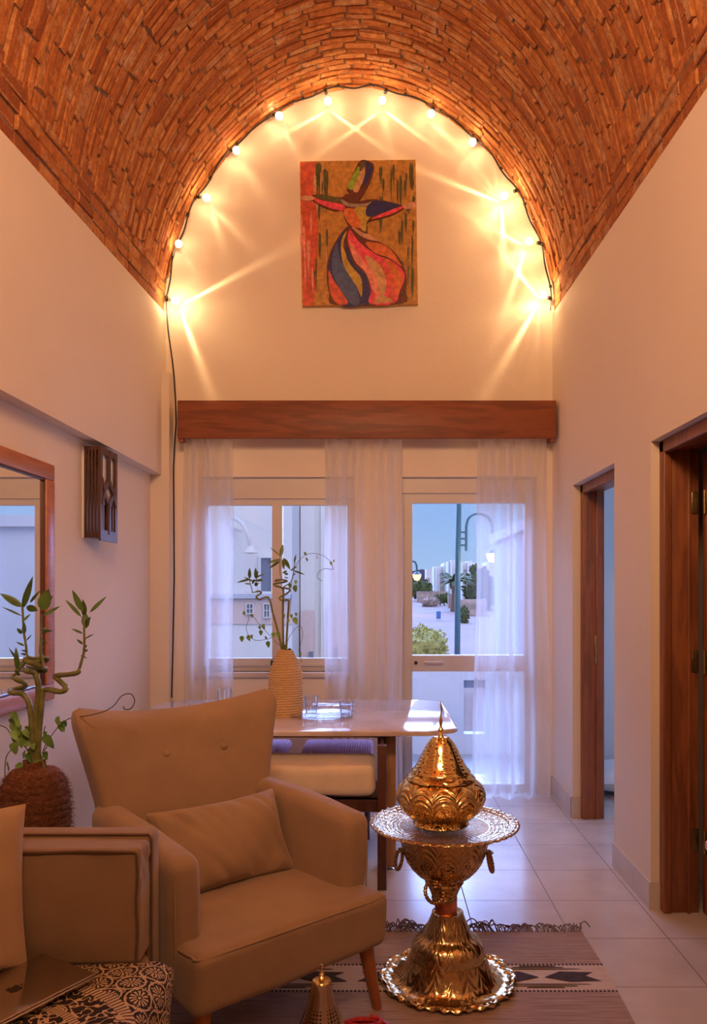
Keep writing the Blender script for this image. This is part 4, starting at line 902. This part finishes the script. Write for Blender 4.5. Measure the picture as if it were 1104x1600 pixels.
while x < RX1:
    d = Rf.uniform(-1,1); L = Rf.uniform(.045,.095); cl_ = .5*math.sin(x*23)+.3*math.sin(x*9)
    p0 = Vector((x,3.328,.006)); p1 = Vector((x+.02*d+.015*cl_,3.328+L*.35,.012+.035*abs(cl_)*Rf.random())); p2 = Vector((x+.045*d+.03*cl_,3.328+L*.55,.010+.04*Rf.random()*abs(cl_)+.006)); p3 = Vector((x+.07*d+.05*cl_,3.328+L*.75,.006))
    b.tube(catmull([p0,p1,p2,p3], 3), [.0028]*10, 5); x += Rf.uniform(.004,.010)
b.build('fringe', M['fringe'], rg, kind='stuff')
# ------------------------------------------------------------ brass stand
HX, HY = .258, 2.92
bs = thing('brass_brazier', 'tall engraved brass brazier stand with copper neck and scalloped foot, on the rug', 'brazier stand', (HX,HY,.009))
def lb(name, prof, mat_, zc=0., rf=None, n_=64, x=HX, par=None, cap=True):
    b = MB(); b.lathe(prof, (0,0,0), n_, rf, cap); o = b.build(name, mat_, par or bs, local=True); return o
def put(o, x, y, z): o.location = (x-HX if True else 0, y-HY, z-.009)
def scal(r, z, t):
    k_ = max(0, (r-.178)/.066); lobe = abs(math.cos(t*6))**.45; q = math.sin(t*12); return r*(1+k_*(.075*(lobe-.72)+.008*math.sin(t*36))), k_*(.006*lobe+.0035*math.sin(t*36)*math.sin(r*220)+.003*abs(q))
o = lb('foot', [(.0,.004),(.240,.001),(.249,.004),(.247,.009),(.240,.013),(.234,.010),(.228,.013),(.222,.010),(.214,.009),(.205,.009),(.196,.011),(.188,.015),(.176,.024),(.165,.040),(.155,.058),(.147,.075),(.142,.088),(.1405,.092),(.139,.088),(.137,.096),(.135,.115),(.131,.133),(.122,.148),(.108,.160),(.092,.166),(.086,.176),(.082,.190),(.075,.205),(.066,.225),(.060,.240),(.058,.252),(.053,.254),(.046,.250)], M['b_base'], rf=scal, n_=160)
o = lb('neck', [(.0415,.235),(.0415,.31)], M['copper'], n_=40); o.location.x = -.006
bowl = lb('bowl', [(.042,.0),(.047,.006),(.048,.012),(.046,.016),(.052,.035),(.060,.052),(.068,.066),(.072,.071),(.069,.076),(.078,.086),(.100,.100),(.122,.122),(.140,.148),(.152,.178),(.160,.210),(.164,.245),(.165,.268),(.168,.272)], M['b_bowl'], n_=96); bowl.location = (-.012,0,.292)
for (ang_, tl_) in ((math.radians(180),0), (math.radians(352),0), (math.radians(250),0)):
    b = MB(); d = Vector((math.cos(ang_), math.sin(ang_), 0)); front = abs(math.degrees(ang_)-250) < 1
    zc = .185 if not front else .112; rr = .158 if not front else .126
    base = d*rr+Vector((0,0,zc)); side = Vector((-d.y,d.x,0))
    # staple
    b.tube(catmull([base-side*.012-d*.012, base-side*.010+d*.014, base+side*.010+d*.014, base+side*.012-d*.012], 5), .0045, 8)
    Rg = .036; cen_ = base+d*.010+Vector((0,0,-Rg+.004)); hang = Vector((0,0,1))
    b.build('ring_mount', M['b_ring'], bowl, local=True)
    b = MB(); tw_ = (side*.80+d*.60).normalized() if not front else (side*.97+d*.2).normalized()
    if not front: tw_ = (Vector((0,1,0))*.92+Vector((1,0,0))*.22*(1 if d.x > 0 else -1)).normalized()
    pts = [cen_+tw_*Rg*math.cos(t)+(hang+d*-.25).normalized()*Rg*math.sin(t) for t in [2*PI*k_/60 for k_ in range(60)]]
    b.tube(pts, [.0065+.0014*math.sin(k_*2*PI/60*20) for k_ in range(60)], 10, close=True); b.build('ring_handle', M['b_ring'], bowl, local=True)
# tray: own thing resting on the bowl
tr = MB()
def trayrf(r, z, t):
    k_ = max(0, (r-.25)/.025); return r*(1+.006*k_*math.cos(t*44)), .0025*k_*math.sin(t*44+1)
tr.lathe([(.0001,0),(.10,0),(.16,.0),(.195,.001),(.225,.003),(.243,.008),(.252,.014),(.262,.017),(.270,.016),(.276,.012),(.274,.009),(.262,.010),(.250,.007),(.240,.0),(.20,-.005),(.16,-.005),(.0001,-.005)], (0,0,0), 176, trayrf, cap=False)
to = tr.build('brass_tray', M['b_tray'], loc=(HX-.013,HY,.578), local=True, ang=50); tag(to, 'round chased brass tray with a scalloped rim lying on the brazier bowl', 'tray')
dm = thing('brass_dome', 'pierced golden brass dome cover with a pointed finial, standing on the tray', 'dome cover', (HX-.025,HY,.5835))
b = MB(); b.lathe([(.088,0),(.098,.001),(.104,.006),(.101,.012),(.097,.018),(.105,.024),(.123,.036),(.142,.054),(.156,.074),(.1645,.096),(.1655,.116),(.159,.136),(.149,.150),(.134,.162),(.121,.169)], (0,0,0), 96); bd = b.build('body', M['b_arch'], dm, local=True)
b = MB(); b.lathe([(.123,.168),(.128,.170),(.128,.174),(.118,.184),(.108,.190),(.107,.194),(.110,.197),(.108,.201),(.098,.210),(.088,.226),(.077,.247),(.065,.272),(.053,.295),(.041,.312),(.031,.322),(.027,.325),(.023,.323),(.0,.323)], (0,0,0), 96); b.build('lid', M['b_cone'], dm, local=True)
b = MB(); b.lathe([(.012,.322),(.008,.330),(.0055,.338),(.009,.345),(.0105,.350),(.007,.356),(.0045,.362),(.0055,.372),(.0065,.385),(.004,.394),(.0028,.40)], (0,0,0), 20)
b.tube([(0,0,.398),(.001,0,.41),(.0035,0,.422),(.0015,0,.435),(-.001,0,.447),(0,0,.458)], [.0028,.003,.004,.0038,.0022,.0008], 8); b.build('finial', M['b_plain'], dm, local=True)
# small lantern at the lower edge
lx_, ly_ = -.160, 2.25
ln = thing('brass_lantern', 'small perforated conical brass lantern on the rug in front of the armchair', 'lantern', (lx_,ly_,.009))
b = MB(); b.lathe([(.060,0),(.068,.004),(.066,.014),(.088,.03),(.105,.055),(.108,.08),(.102,.105),(.092,.125),(.082,.15),(.070,.185),(.060,.215),(.048,.245),(.038,.275),(.031,.305),(.0265,.322),(.024,.326),(.0,.327)], (0,0,0), 64); b.build('shade', M['b_perf'], ln, local=True)
b = MB(); b.lathe([(.024,.326),(.0275,.328),(.025,.331),(.009,.333),(.0105,.338),(.006,.343),(.0085,.348),(.005,.352),(.0026,.358),(.0026,.364),(.0042,.368),(.0035,.374),(.0,.375)], (0,0,0), 24); b.build('finial', M['b_plain'], ln, local=True)
# red hose
b = MB(); pts = []
for k_ in range(150):
    a = k_/149*2*PI*3.2; r = .055+.012*math.sin(a*.3); pts.append((-.045+r*1.15*math.cos(a), 2.575+r*.55*math.sin(a), .0185+.008*a/(2*PI)))
b.tube(pts, [.0075+.0008*(k_%2) for k_ in range(150)], 8); tag(b.build('coiled_hose', M['coil'], loc=(-.045,2.575,.01)), 'coil of red hose lying on the rug beside the armchair leg', 'hose')
# ------------------------------------------------------------ table, chairs
tb = thing('dining_table', 'pale marble-topped dining table with clipped corners and wooden legs', 'table', (-.48,4.45,0))
tx0, tx1, ty0, ty1 = -1.36, .405, 3.895, 5.02; cc = .15
poly = [(tx0+cc,ty0),(tx1-cc,ty0),(tx1-.02,ty0+.08),(tx1,ty0+.13),(tx1,ty1-.13),(tx1-.03,ty1-.05),(tx1-cc,ty1),(tx0+cc,ty1),(tx0,ty1-cc),(tx0,ty0+cc)]
b = MB(); cpt = Vector(((tx0+tx1)/2,(ty0+ty1)/2,0))
lev = [(.985,.724),(1,.728),(1,.744),(.992,.7485),(.985,.750)]
vs = []
for k_, z in lev: vs += [(cpt.x+(x-cpt.x)*k_ if abs(x-cpt.x) < 9 else x, cpt.y+(y-cpt.y)*k_, z) for x,y in poly]
NP = len(poly); b.add(vs, [tuple(reversed(range(NP))), tuple(range(NP*4, NP*5))]+[(j*NP+i, j*NP+(i+1)%NP, (j+1)*NP+(i+1)%NP, (j+1)*NP+i) for j in range(4) for i in range(NP)]); b.build('table_top', M['marble'], tb, ang=25)
for q_ in (4.10, 4.80):
    b = MB(); b.rbox(-1.05, .08, q_, q_+.03, .68, .724, .003, 1); b.build('apron', M['tablewood'], tb)
for lx in (-1.05, .065):
    for ly in (4.09, 4.82):
        b = MB(); b.rbox(lx-.028, lx+.028, ly-.022, ly+.022, .018, .724, .004, 2); lg = b.build('leg', M['tablewood'], tb)
        b = MB(); b.lathe([(.016,0),(.020,.006),(.010,.010),(.010,.02)], (lx,ly,0), 14); b.build('foot', M['steel'], lg)
bc = thing('dining_bench', 'dark wooden bench with a thick cream seat cushion on the near side of the table', 'bench', (-.30,4.0,0))
for (lx, ly) in ((.02,3.82),(.02,4.14),(-.62,3.82),(-.62,4.14)):
    b = MB(); b.rbox(lx-.022, lx+.022, ly-.018, ly+.018, 0, .70 if ly > 4 or lx > 0 and ly < 3.9 else .52, .004, 2); b.build('leg', M['darkwood'], bc)
b = MB(); b.rbox(-.60, .0, 3.83, 3.86, .37, .445, .003, 1); b.rbox(-.60, .0, 4.10, 4.13, .37, .445, .003, 1); b.rbox(.005, .035, 3.83, 4.13, .37, .445, .003, 1); b.rbox(-.635, -.605, 3.83, 4.13, .37, .445, .003, 1); b.rbox(-.62,.02,3.83,4.13,.43,.45,.002,1); b.build('seat_frame', M['darkwood'], bc)
b = MB(); b.rbox(.012,.030,3.83,4.13,.575,.60,.002,1); b.rbox(.012,.030,3.83,4.13,.66,.70,.002,1); b.build('side_rail', M['darkwood'], bc)
b = MB()
def fcu(q): return q+Vector(mnoise.noise_vector(q*6))*.010
b.rbox(-.64, -.012, 3.79, 4.14, .452, .598, .040, 5, fcu, 8); b.build('seat_cushion', M['seatfab'], bc)
st = thing('dining_stool', 'stool with a purple ribbed seat pad behind the table, right of the two', 'stool', (-.24,4.75,0), 0, 'purple padded stools behind the table')
b = MB(); b.rbox(-.21, .21, -.19, .19, .455, .517, .028, 4, None, 2); b.build('seat_pad', M['purple'], st, local=True)
b = MB(); b.rbox(-.19, .19, -.17, .17, .43, .464, .004, 1); b.build('seat_frame', M['darkwood'], st, local=True)
for lx in (-.165,.165):
    for ly in (-.15,.15):
        b = MB(); b.tube([(lx,ly,.44),(lx*1.1,ly*1.1,.0)], [.018,.013], 10); b.build('leg', M['darkwood'], st, local=True)
copytree(st, (-.745,4.75,0), label='stool with a purple ribbed seat pad behind the table, left one beside the armchair back')
# ------------------------------------------------------------ vases, plants
vx, vy = -.515, 4.41
rv = thing('rope_vase', 'bottle-shaped vase wrapped in sisal rope holding bamboo, on the table', 'vase', (vx,vy,.750))
vp = [(.0,0),(.080,0)]; NZ = 27; H_ = .365
def vr(q): 
    if q < .62: return .090+.003*math.sin(q/.62*PI)
    k_ = (q-.62)/.38; return .036+.054*(1-k_**1.25)
for i in range(NZ):
    z0_ = H_*i/NZ; hz = H_/NZ
    for t in range(6):
        a = t/6; q = (i+a)/NZ; r_0 = vr(q); vp.append((r_0+.0055*math.sin(a*PI), z0_+hz*a))
vp += [(.036,H_),(.030,H_),(.028,H_-.03),(.0,H_-.03)]
b = MB(); b.lathe(vp, (0,0,0), 48, lambda r,z,t: (r*(1+.006*math.sin(3*t+z*40)), .003*math.sin(t+z*30)), cap=False); b.build('rope_body', M['rope'], rv, local=True, ang=80)
def ctrans(sc, ox, oy, Y0):
    return lambda x, y, dy=0.: P(ox+x/sc, oy+y/sc, Y0+dy)
def stems(Q, paths, rad, thing_, mat_, name='stem', taper=.72):
    for pth in paths:
        b = MB(); pts = catmull([Q(*p_) for p_ in pth], 6); n_ = len(pts)
        rr = [rad*(1-.25*i/n_ if i/n_ < taper else (1-.25*taper)*(1-(i/n_-taper)/(1-taper)*.30)*.62)*(1+(.14 if i%7 == 0 else 0)) for i in range(n_)]; b.tube(pts, rr, 10); b.build(name, mat_, thing_)
Q = ctrans(5.333, 360, 830, vy)
bp = thing('lucky_bamboo', 'curly lucky bamboo with trailing vine standing in the rope vase', 'plant', (vx,vy,1.08))
stems(Q, [[(430,1100),(425,970),(395,840),(350,670),(328,575),(300,548,.02),(240,568,-.03),(215,545,-.01),(255,515,.03),(235,500,.01),(185,510,-.03),(180,490),(165,440),(158,400)],
          [(445,1100),(440,970),(437,760),(437,600),(440,500),(425,470,.02),(375,455,-.03),(365,440,-.02),(440,425,.03),(470,415),(430,405,-.02),(370,415,-.02),(385,402),(425,395),(412,350),(412,215)],
          [(462,1100),(465,950),(475,760),(485,600),(478,575),(425,575,-.03),(408,555,-.01),(450,530,.03),(492,500,.02),(485,480),(440,470,-.02),(500,425,.02),(520,370),(530,310),(536,240)]], .0062, bp, M['bamboo'])
b = MB()
for (x0,y0,x1,y1,w_) in ((415,215,436,105,.020),(412,205,326,130,.006),(415,235,305,262,.014),(412,250,318,310,.016),(440,225,498,318,.022),(438,230,445,320,.018),(158,395,160,300,.018),(215,400,207,300,.020),(165,400,50,425,.012),(190,420,110,378,.010),(200,390,280,355,.010),(195,410,275,410,.012),(165,440,115,435,.008),(205,440,250,430,.012),(200,400,180,440,.014),(215,380,230,330,.012),
        (530,260,545,190,.010),(525,330,620,360,.010),(530,310,500,330,.010),(515,370,545,350,.008),(480,360,445,350,.012),(470,330,430,350,.012),(520,300,555,300,.008),(480,390,445,385,.010),(212,460,212,420,.018),(235,410,262,395,.012)):
    b.leaf(Q(x0,y0,random.uniform(-.02,.02)), Q(x1,y1,random.uniform(-.04,.04)), w_*1.1, .03)
b.build('leaves', M['leaf'], bp)
b = MB()
for pth in ([(430,960),(380,930),(340,880),(285,825),(235,770),(190,710),(160,700),(150,740),(130,800),(145,860),(155,880)], [(340,890),(300,900),(240,910),(195,905),(175,880)],
            [(470,930),(500,860),(560,795),(590,800),(600,870),(580,960),(585,1030),(588,1100)], [(525,330),(560,260),(615,205),(680,185),(760,200),(830,250),(850,300),(850,320),(790,312),(735,340),(720,375),(735,400),(765,415)], [(495,700),(500,600),(510,420)]):
    b.tube(catmull([Q(*p_) for p_ in pth], 5), .0014, 5)
b.build('vine_stems', M['stemd'], bp)
b = MB()
for (x,y,s_) in ((115,680,22),(180,700,20),(275,790,26),(245,800,20),(260,840,28),(105,890,32),(150,885,30),(180,875,22),(360,860,28),(395,855,32),(320,935,34),(300,885,18),(510,705,22),(540,740,38),(550,690,18),(505,450,28),(540,470,36),(548,420,22),(575,820,14),(583,1020,18),(640,232,20),(620,185,18),(840,265,20),(862,245,12),(722,215,14),(445,700,22),(480,740,18),(455,960,30),(500,990,28),(440,975,26)):
    a = Q(x-s_*.3,y-s_*.6,random.uniform(-.02,.02)); e_ = Q(x+random.uniform(-.4,.5)*s_,y+s_*.75,random.uniform(-.02,.02)); b.leaf(a, e_+(e_-a)*.25, s_*1.05/5.33/F*vy*1.15, .0, heart=True)
b.build('vine_leaves', M['vine'], bp)
# glassware on the table
def tumbler(x, y, r, h, label, z=.7505):
    b = MB(); t = .0022; b.lathe([(.0,0),(r*.78,0),(r*.80,.004),(r,h),(r-t,h),(r*.80-t,.008),(.0,.008)], (0,0,0), 28, cap=False)
    return tag(b.build('glass_tumbler', M['tumbler'], loc=(x,y,z), local=True, ang=50), label, 'glass', 'glass tumblers on the table')
pg = P(486,0,4.55); 
b = MB(); b.lathe([(.0,0),(.13,0),(.150,.003),(.172,.012),(.175,.014),(.171,.016),(.148,.007),(.0,.004)], (0,0,0), 48, cap=False); tag(b.build('glass_plate', M['tumbler'], loc=(P(503,0,4.35).x,4.37,.7505), local=True), 'clear round glass plate on the marble table beside the rope vase', 'plate')
tumbler(P(486,0,4.42).x, 4.42, .041, .10, 'clear glass tumbler on the glass plate, just right of the rope vase', .757)
tumbler(P(541,0,4.35).x, 4.33, .042, .085, 'clear glass tumbler on the right rim side of the glass plate', .7505)
tumbler(P(350,0,4.75).x, 4.75, .046, .10, 'clear glass tumbler standing behind the top of the armchair')
b = MB(); x0_, y0_ = P(520,0,4.75).x, 4.78; b.rbox(x0_-.13, x0_+.13, y0_-.08, y0_+.08, .7505, .759, .004, 2); tag(b.build('glass_tray', M['tumbler'], loc=(x0_,y0_,.751)), 'clear rectangular glass tray behind the round plate on the table', 'tray')
# left plant in coir pot on a small table
cxp, cyp = -1.305, 3.0
stb = thing('side_table', 'small dark round side table in the corner, hidden behind the sofa, under the coir pot', 'side table', (cxp,cyp,0))
b = MB(); b.lathe([(.0,.385),(.17,.385),(.175,.39),(.175,.405),(.17,.41),(.0,.41)], (cxp,cyp,0), 36, cap=False); b.build('table_top', M['darkwood'], stb)
for k_ in range(3):
    a = k_*2*PI/3+.5; b = MB(); b.tube([(cxp+.10*math.cos(a),cyp+.10*math.sin(a),.387),(cxp+.15*math.cos(a),cyp+.15*math.sin(a),0)], [.016,.011], 10); b.build('leg', M['darkwood'], stb)
cpn = thing('coir_pot', 'round pot wrapped in rough brown coir rope behind the sofa', 'pot', (cxp,cyp,.411))
vp = [(.0,0),(.095,0)]
for i in range(14):
    for t in range(5):
        q = (i+t/5)/14; r_0 = .100+.026*math.sin(min(1,q/.95)*PI*.80+.25)**1.0 if q < .72 else (.1205*math.sqrt(max(0,1-((q-.72)/.30)**2))*.80+.022)
        vp.append((r_0+.0045*math.sin(t/5*PI), .365*q))
vp += [(.040,.365),(.038,.39),(.030,.39),(.026,.36),(.0,.36)]
b = MB(); b.lathe(vp, (0,0,0), 64, lambda r,z,t: (r+.007*mnoise.noise(Vector((math.cos(t)*6,math.sin(t)*6,z*45))), .004*math.sin(t*2+z*20)), cap=False)
Rc = random.Random(9)
for k_ in range(2200):
    t = Rc.uniform(0,2*PI); i = Rc.randrange(6, len(vp)-8); r, z = vp[i]; r += .002; a = Vector((r*math.cos(t), r*math.sin(t), z)); d = Vector((math.cos(t)+Rc.uniform(-1.2,1.2), math.sin(t)+Rc.uniform(-1.2,1.2), Rc.uniform(-.8,.8))).normalized()
    b.tube([a, a+d*.009, a+d*.018+Vector((0,0,-.004))], [.0007,.0006,.0003], 3)
b.build('coir_body', M['coir'], cpn, local=True, ang=80)
Q = ctrans(3.636, 0, 880, cyp)
lb2 = thing('lucky_bamboo', 'spiral lucky bamboo with leafy tips and trailing vine in the coir pot', 'plant', (cxp,cyp,.80))
stems(Q, [[(200,1160),(190,1060),(183,950),(175,860),(158,780),(125,742),(70,736,-.03),(58,725,.0),(110,712,.04),(142,700,.04),(138,680),(80,655,-.03),(66,645,.0),(95,625),(120,590),(150,560)],
          [(205,1160),(207,1020),(205,850),(217,760),(216,680),(195,625),(150,612,-.03),(150,600,.02),(240,612,.05),(255,598,.04),(190,572,-.02),(150,556,-.03),(150,545),(200,560,.03),(262,552,.04),(258,536,.02),(190,540,-.02),(155,525),(148,470),(135,380),(128,250)],
          [(215,1160),(218,1020),(232,850),(242,745),(262,718),(340,730,-.03),(372,718,-.03),(372,700,.0),(318,650,.04),(322,638,.04),(390,632),(440,622,-.02),(450,600),(462,560),(478,490),(478,380),(480,320)],
          ], .0112, lb2, M['bamboo'])
stems(Q, [[(250,600),(238,540),(230,500),(233,440),(235,400),(235,290)]], .0062, lb2, M['bamboo'])
b = MB()
b2 = MB()
for (x0,y0,x1,y1,w_) in ((128,260,187,65,.030),(128,250,0,165,.034),(170,225,228,150,.014),(150,245,215,268,.034),(125,300,10,243,.010),(132,330,175,285,.016),(138,400,140,335,.024),(128,400,95,368,.020),(150,440,182,402,.008),(140,470,90,445,.010),
        (238,270,278,140,.060),(262,240,300,180,.028),(245,300,342,240,.018),(240,390,298,380,.014),(238,400,250,370,.012),(235,440,275,455,.008),(235,480,250,470,.014),(235,500,222,480,.012),(240,370,268,372,.012),
        (470,275,410,145,.030),(462,305,370,200,.018),(480,300,470,200,.026),(510,280,606,183,.018),(490,370,480,270,.036),(488,360,515,300,.030),(470,400,405,370,.012),(482,430,535,398,.008),(470,460,435,430,.012),(482,480,495,465,.012),(480,500,500,490,.012),(472,540,460,520,.010),(475,530,495,540,.006),(478,440,490,432,.010),
        (105,610,95,520,.030),(100,600,90,470,.024),(105,560,50,475,.016),(100,590,130,555,.018),(125,560,165,540,.020),(110,640,85,600,.018),(150,500,120,490,.012),(150,520,118,512,.012)):
    b.leaf(Q(x0,y0,random.uniform(-.02,.02)), Q(x1,y1,random.uniform(-.04,.04)), w_*.82, .04)
b.build('leaves', M['leaf'], lb2)
b = MB()
for pth in ([(240,1080),(265,1020),(330,930),(380,890,-.08),(420,878,-.2),(520,862,-.27),(600,838,-.25),(650,805,-.22),(690,755,-.2),(740,742,-.2),(765,780,-.2),(745,825,-.2),(710,830,-.2),(700,812,-.2)], [(0,920),(40,940),(75,990),(130,1030),(170,1080)], [(75,1050),(40,1090),(28,1160),(30,1260),(20,1380),(30,1440)], [(245,1070),(270,1030),(250,960),(258,925)], [(70,870),(90,960),(120,1010)]):
    b.tube(catmull([Q(*p_) for p_ in pth], 5), .0019, 5)
b.build('vine_stems', M['stemd'], lb2)
b = MB()
for (x,y,s_) in ((78,870,48),(75,925,50),(100,950,44),(75,970,40),(120,975,44),(130,1010,42),(88,1040,50),(165,1000,40),(190,1010,52),(205,970,34),(210,1035,36),(160,1020,30),(265,1000,56),(260,965,22),(335,890,36),(350,920,40),(370,905,26),(330,900,30),(345,930,30),(115,1155,46),(225,1150,66),(205,1075,46),(170,1095,40),(240,1095,44),(265,1085,36),(195,1120,40),(45,1140,24),(55,1165,18),(20,1410,26),(35,1430,26),(185,1065,44),(215,1090,50),(150,1080,36),(235,1110,40),(180,1110,44),(120,940,44),(90,1000,46),(145,960,34),(70,900,40),(180,1060,34),(105,905,30),(155,935,26),(325,885,22)):
    a = Q(x-s_*.25,y-s_*.5,random.uniform(-.02,.02)); e_ = Q(x+random.uniform(-.4,.5)*s_,y+s_*.6,random.uniform(-.02,.02)); b.leaf(a, e_+(e_-a)*.35, s_*1.0/3.636/F*cyp, .0, heart=True)
b.build('vine_leaves', M['vine'], lb2)
# bedroom floor cushion and the console corner at the right
b = pillow(.62, .5, .20, 20, .04, .004, 8); b.v = [q+Vector((1.80,5.66,.115)) for q in b.v]; tag(b.build('floor_cushion', M['whitefab'], loc=(1.80,5.66,.01), ang=180), 'white cushion on the floor of the bluish room beyond the far doorway', 'cushion')
cs = thing('console_table', 'narrow console table with a pink top, only its corner showing at the right edge', 'console', (1.08,2.0,0))
b = MB(); b.rbox(.942, 1.215, 1.55, 2.28, .700, .731, .010, 4); b.build('table_top', M['pinktop'], cs)
for lx in (1.03,1.18):
    for ly in (1.62,2.18):
        b = MB(); b.rbox(lx-.018, lx+.018, ly-.018, ly+.018, 0, .70, .003, 1); b.build('leg', M['darkwood'], cs)
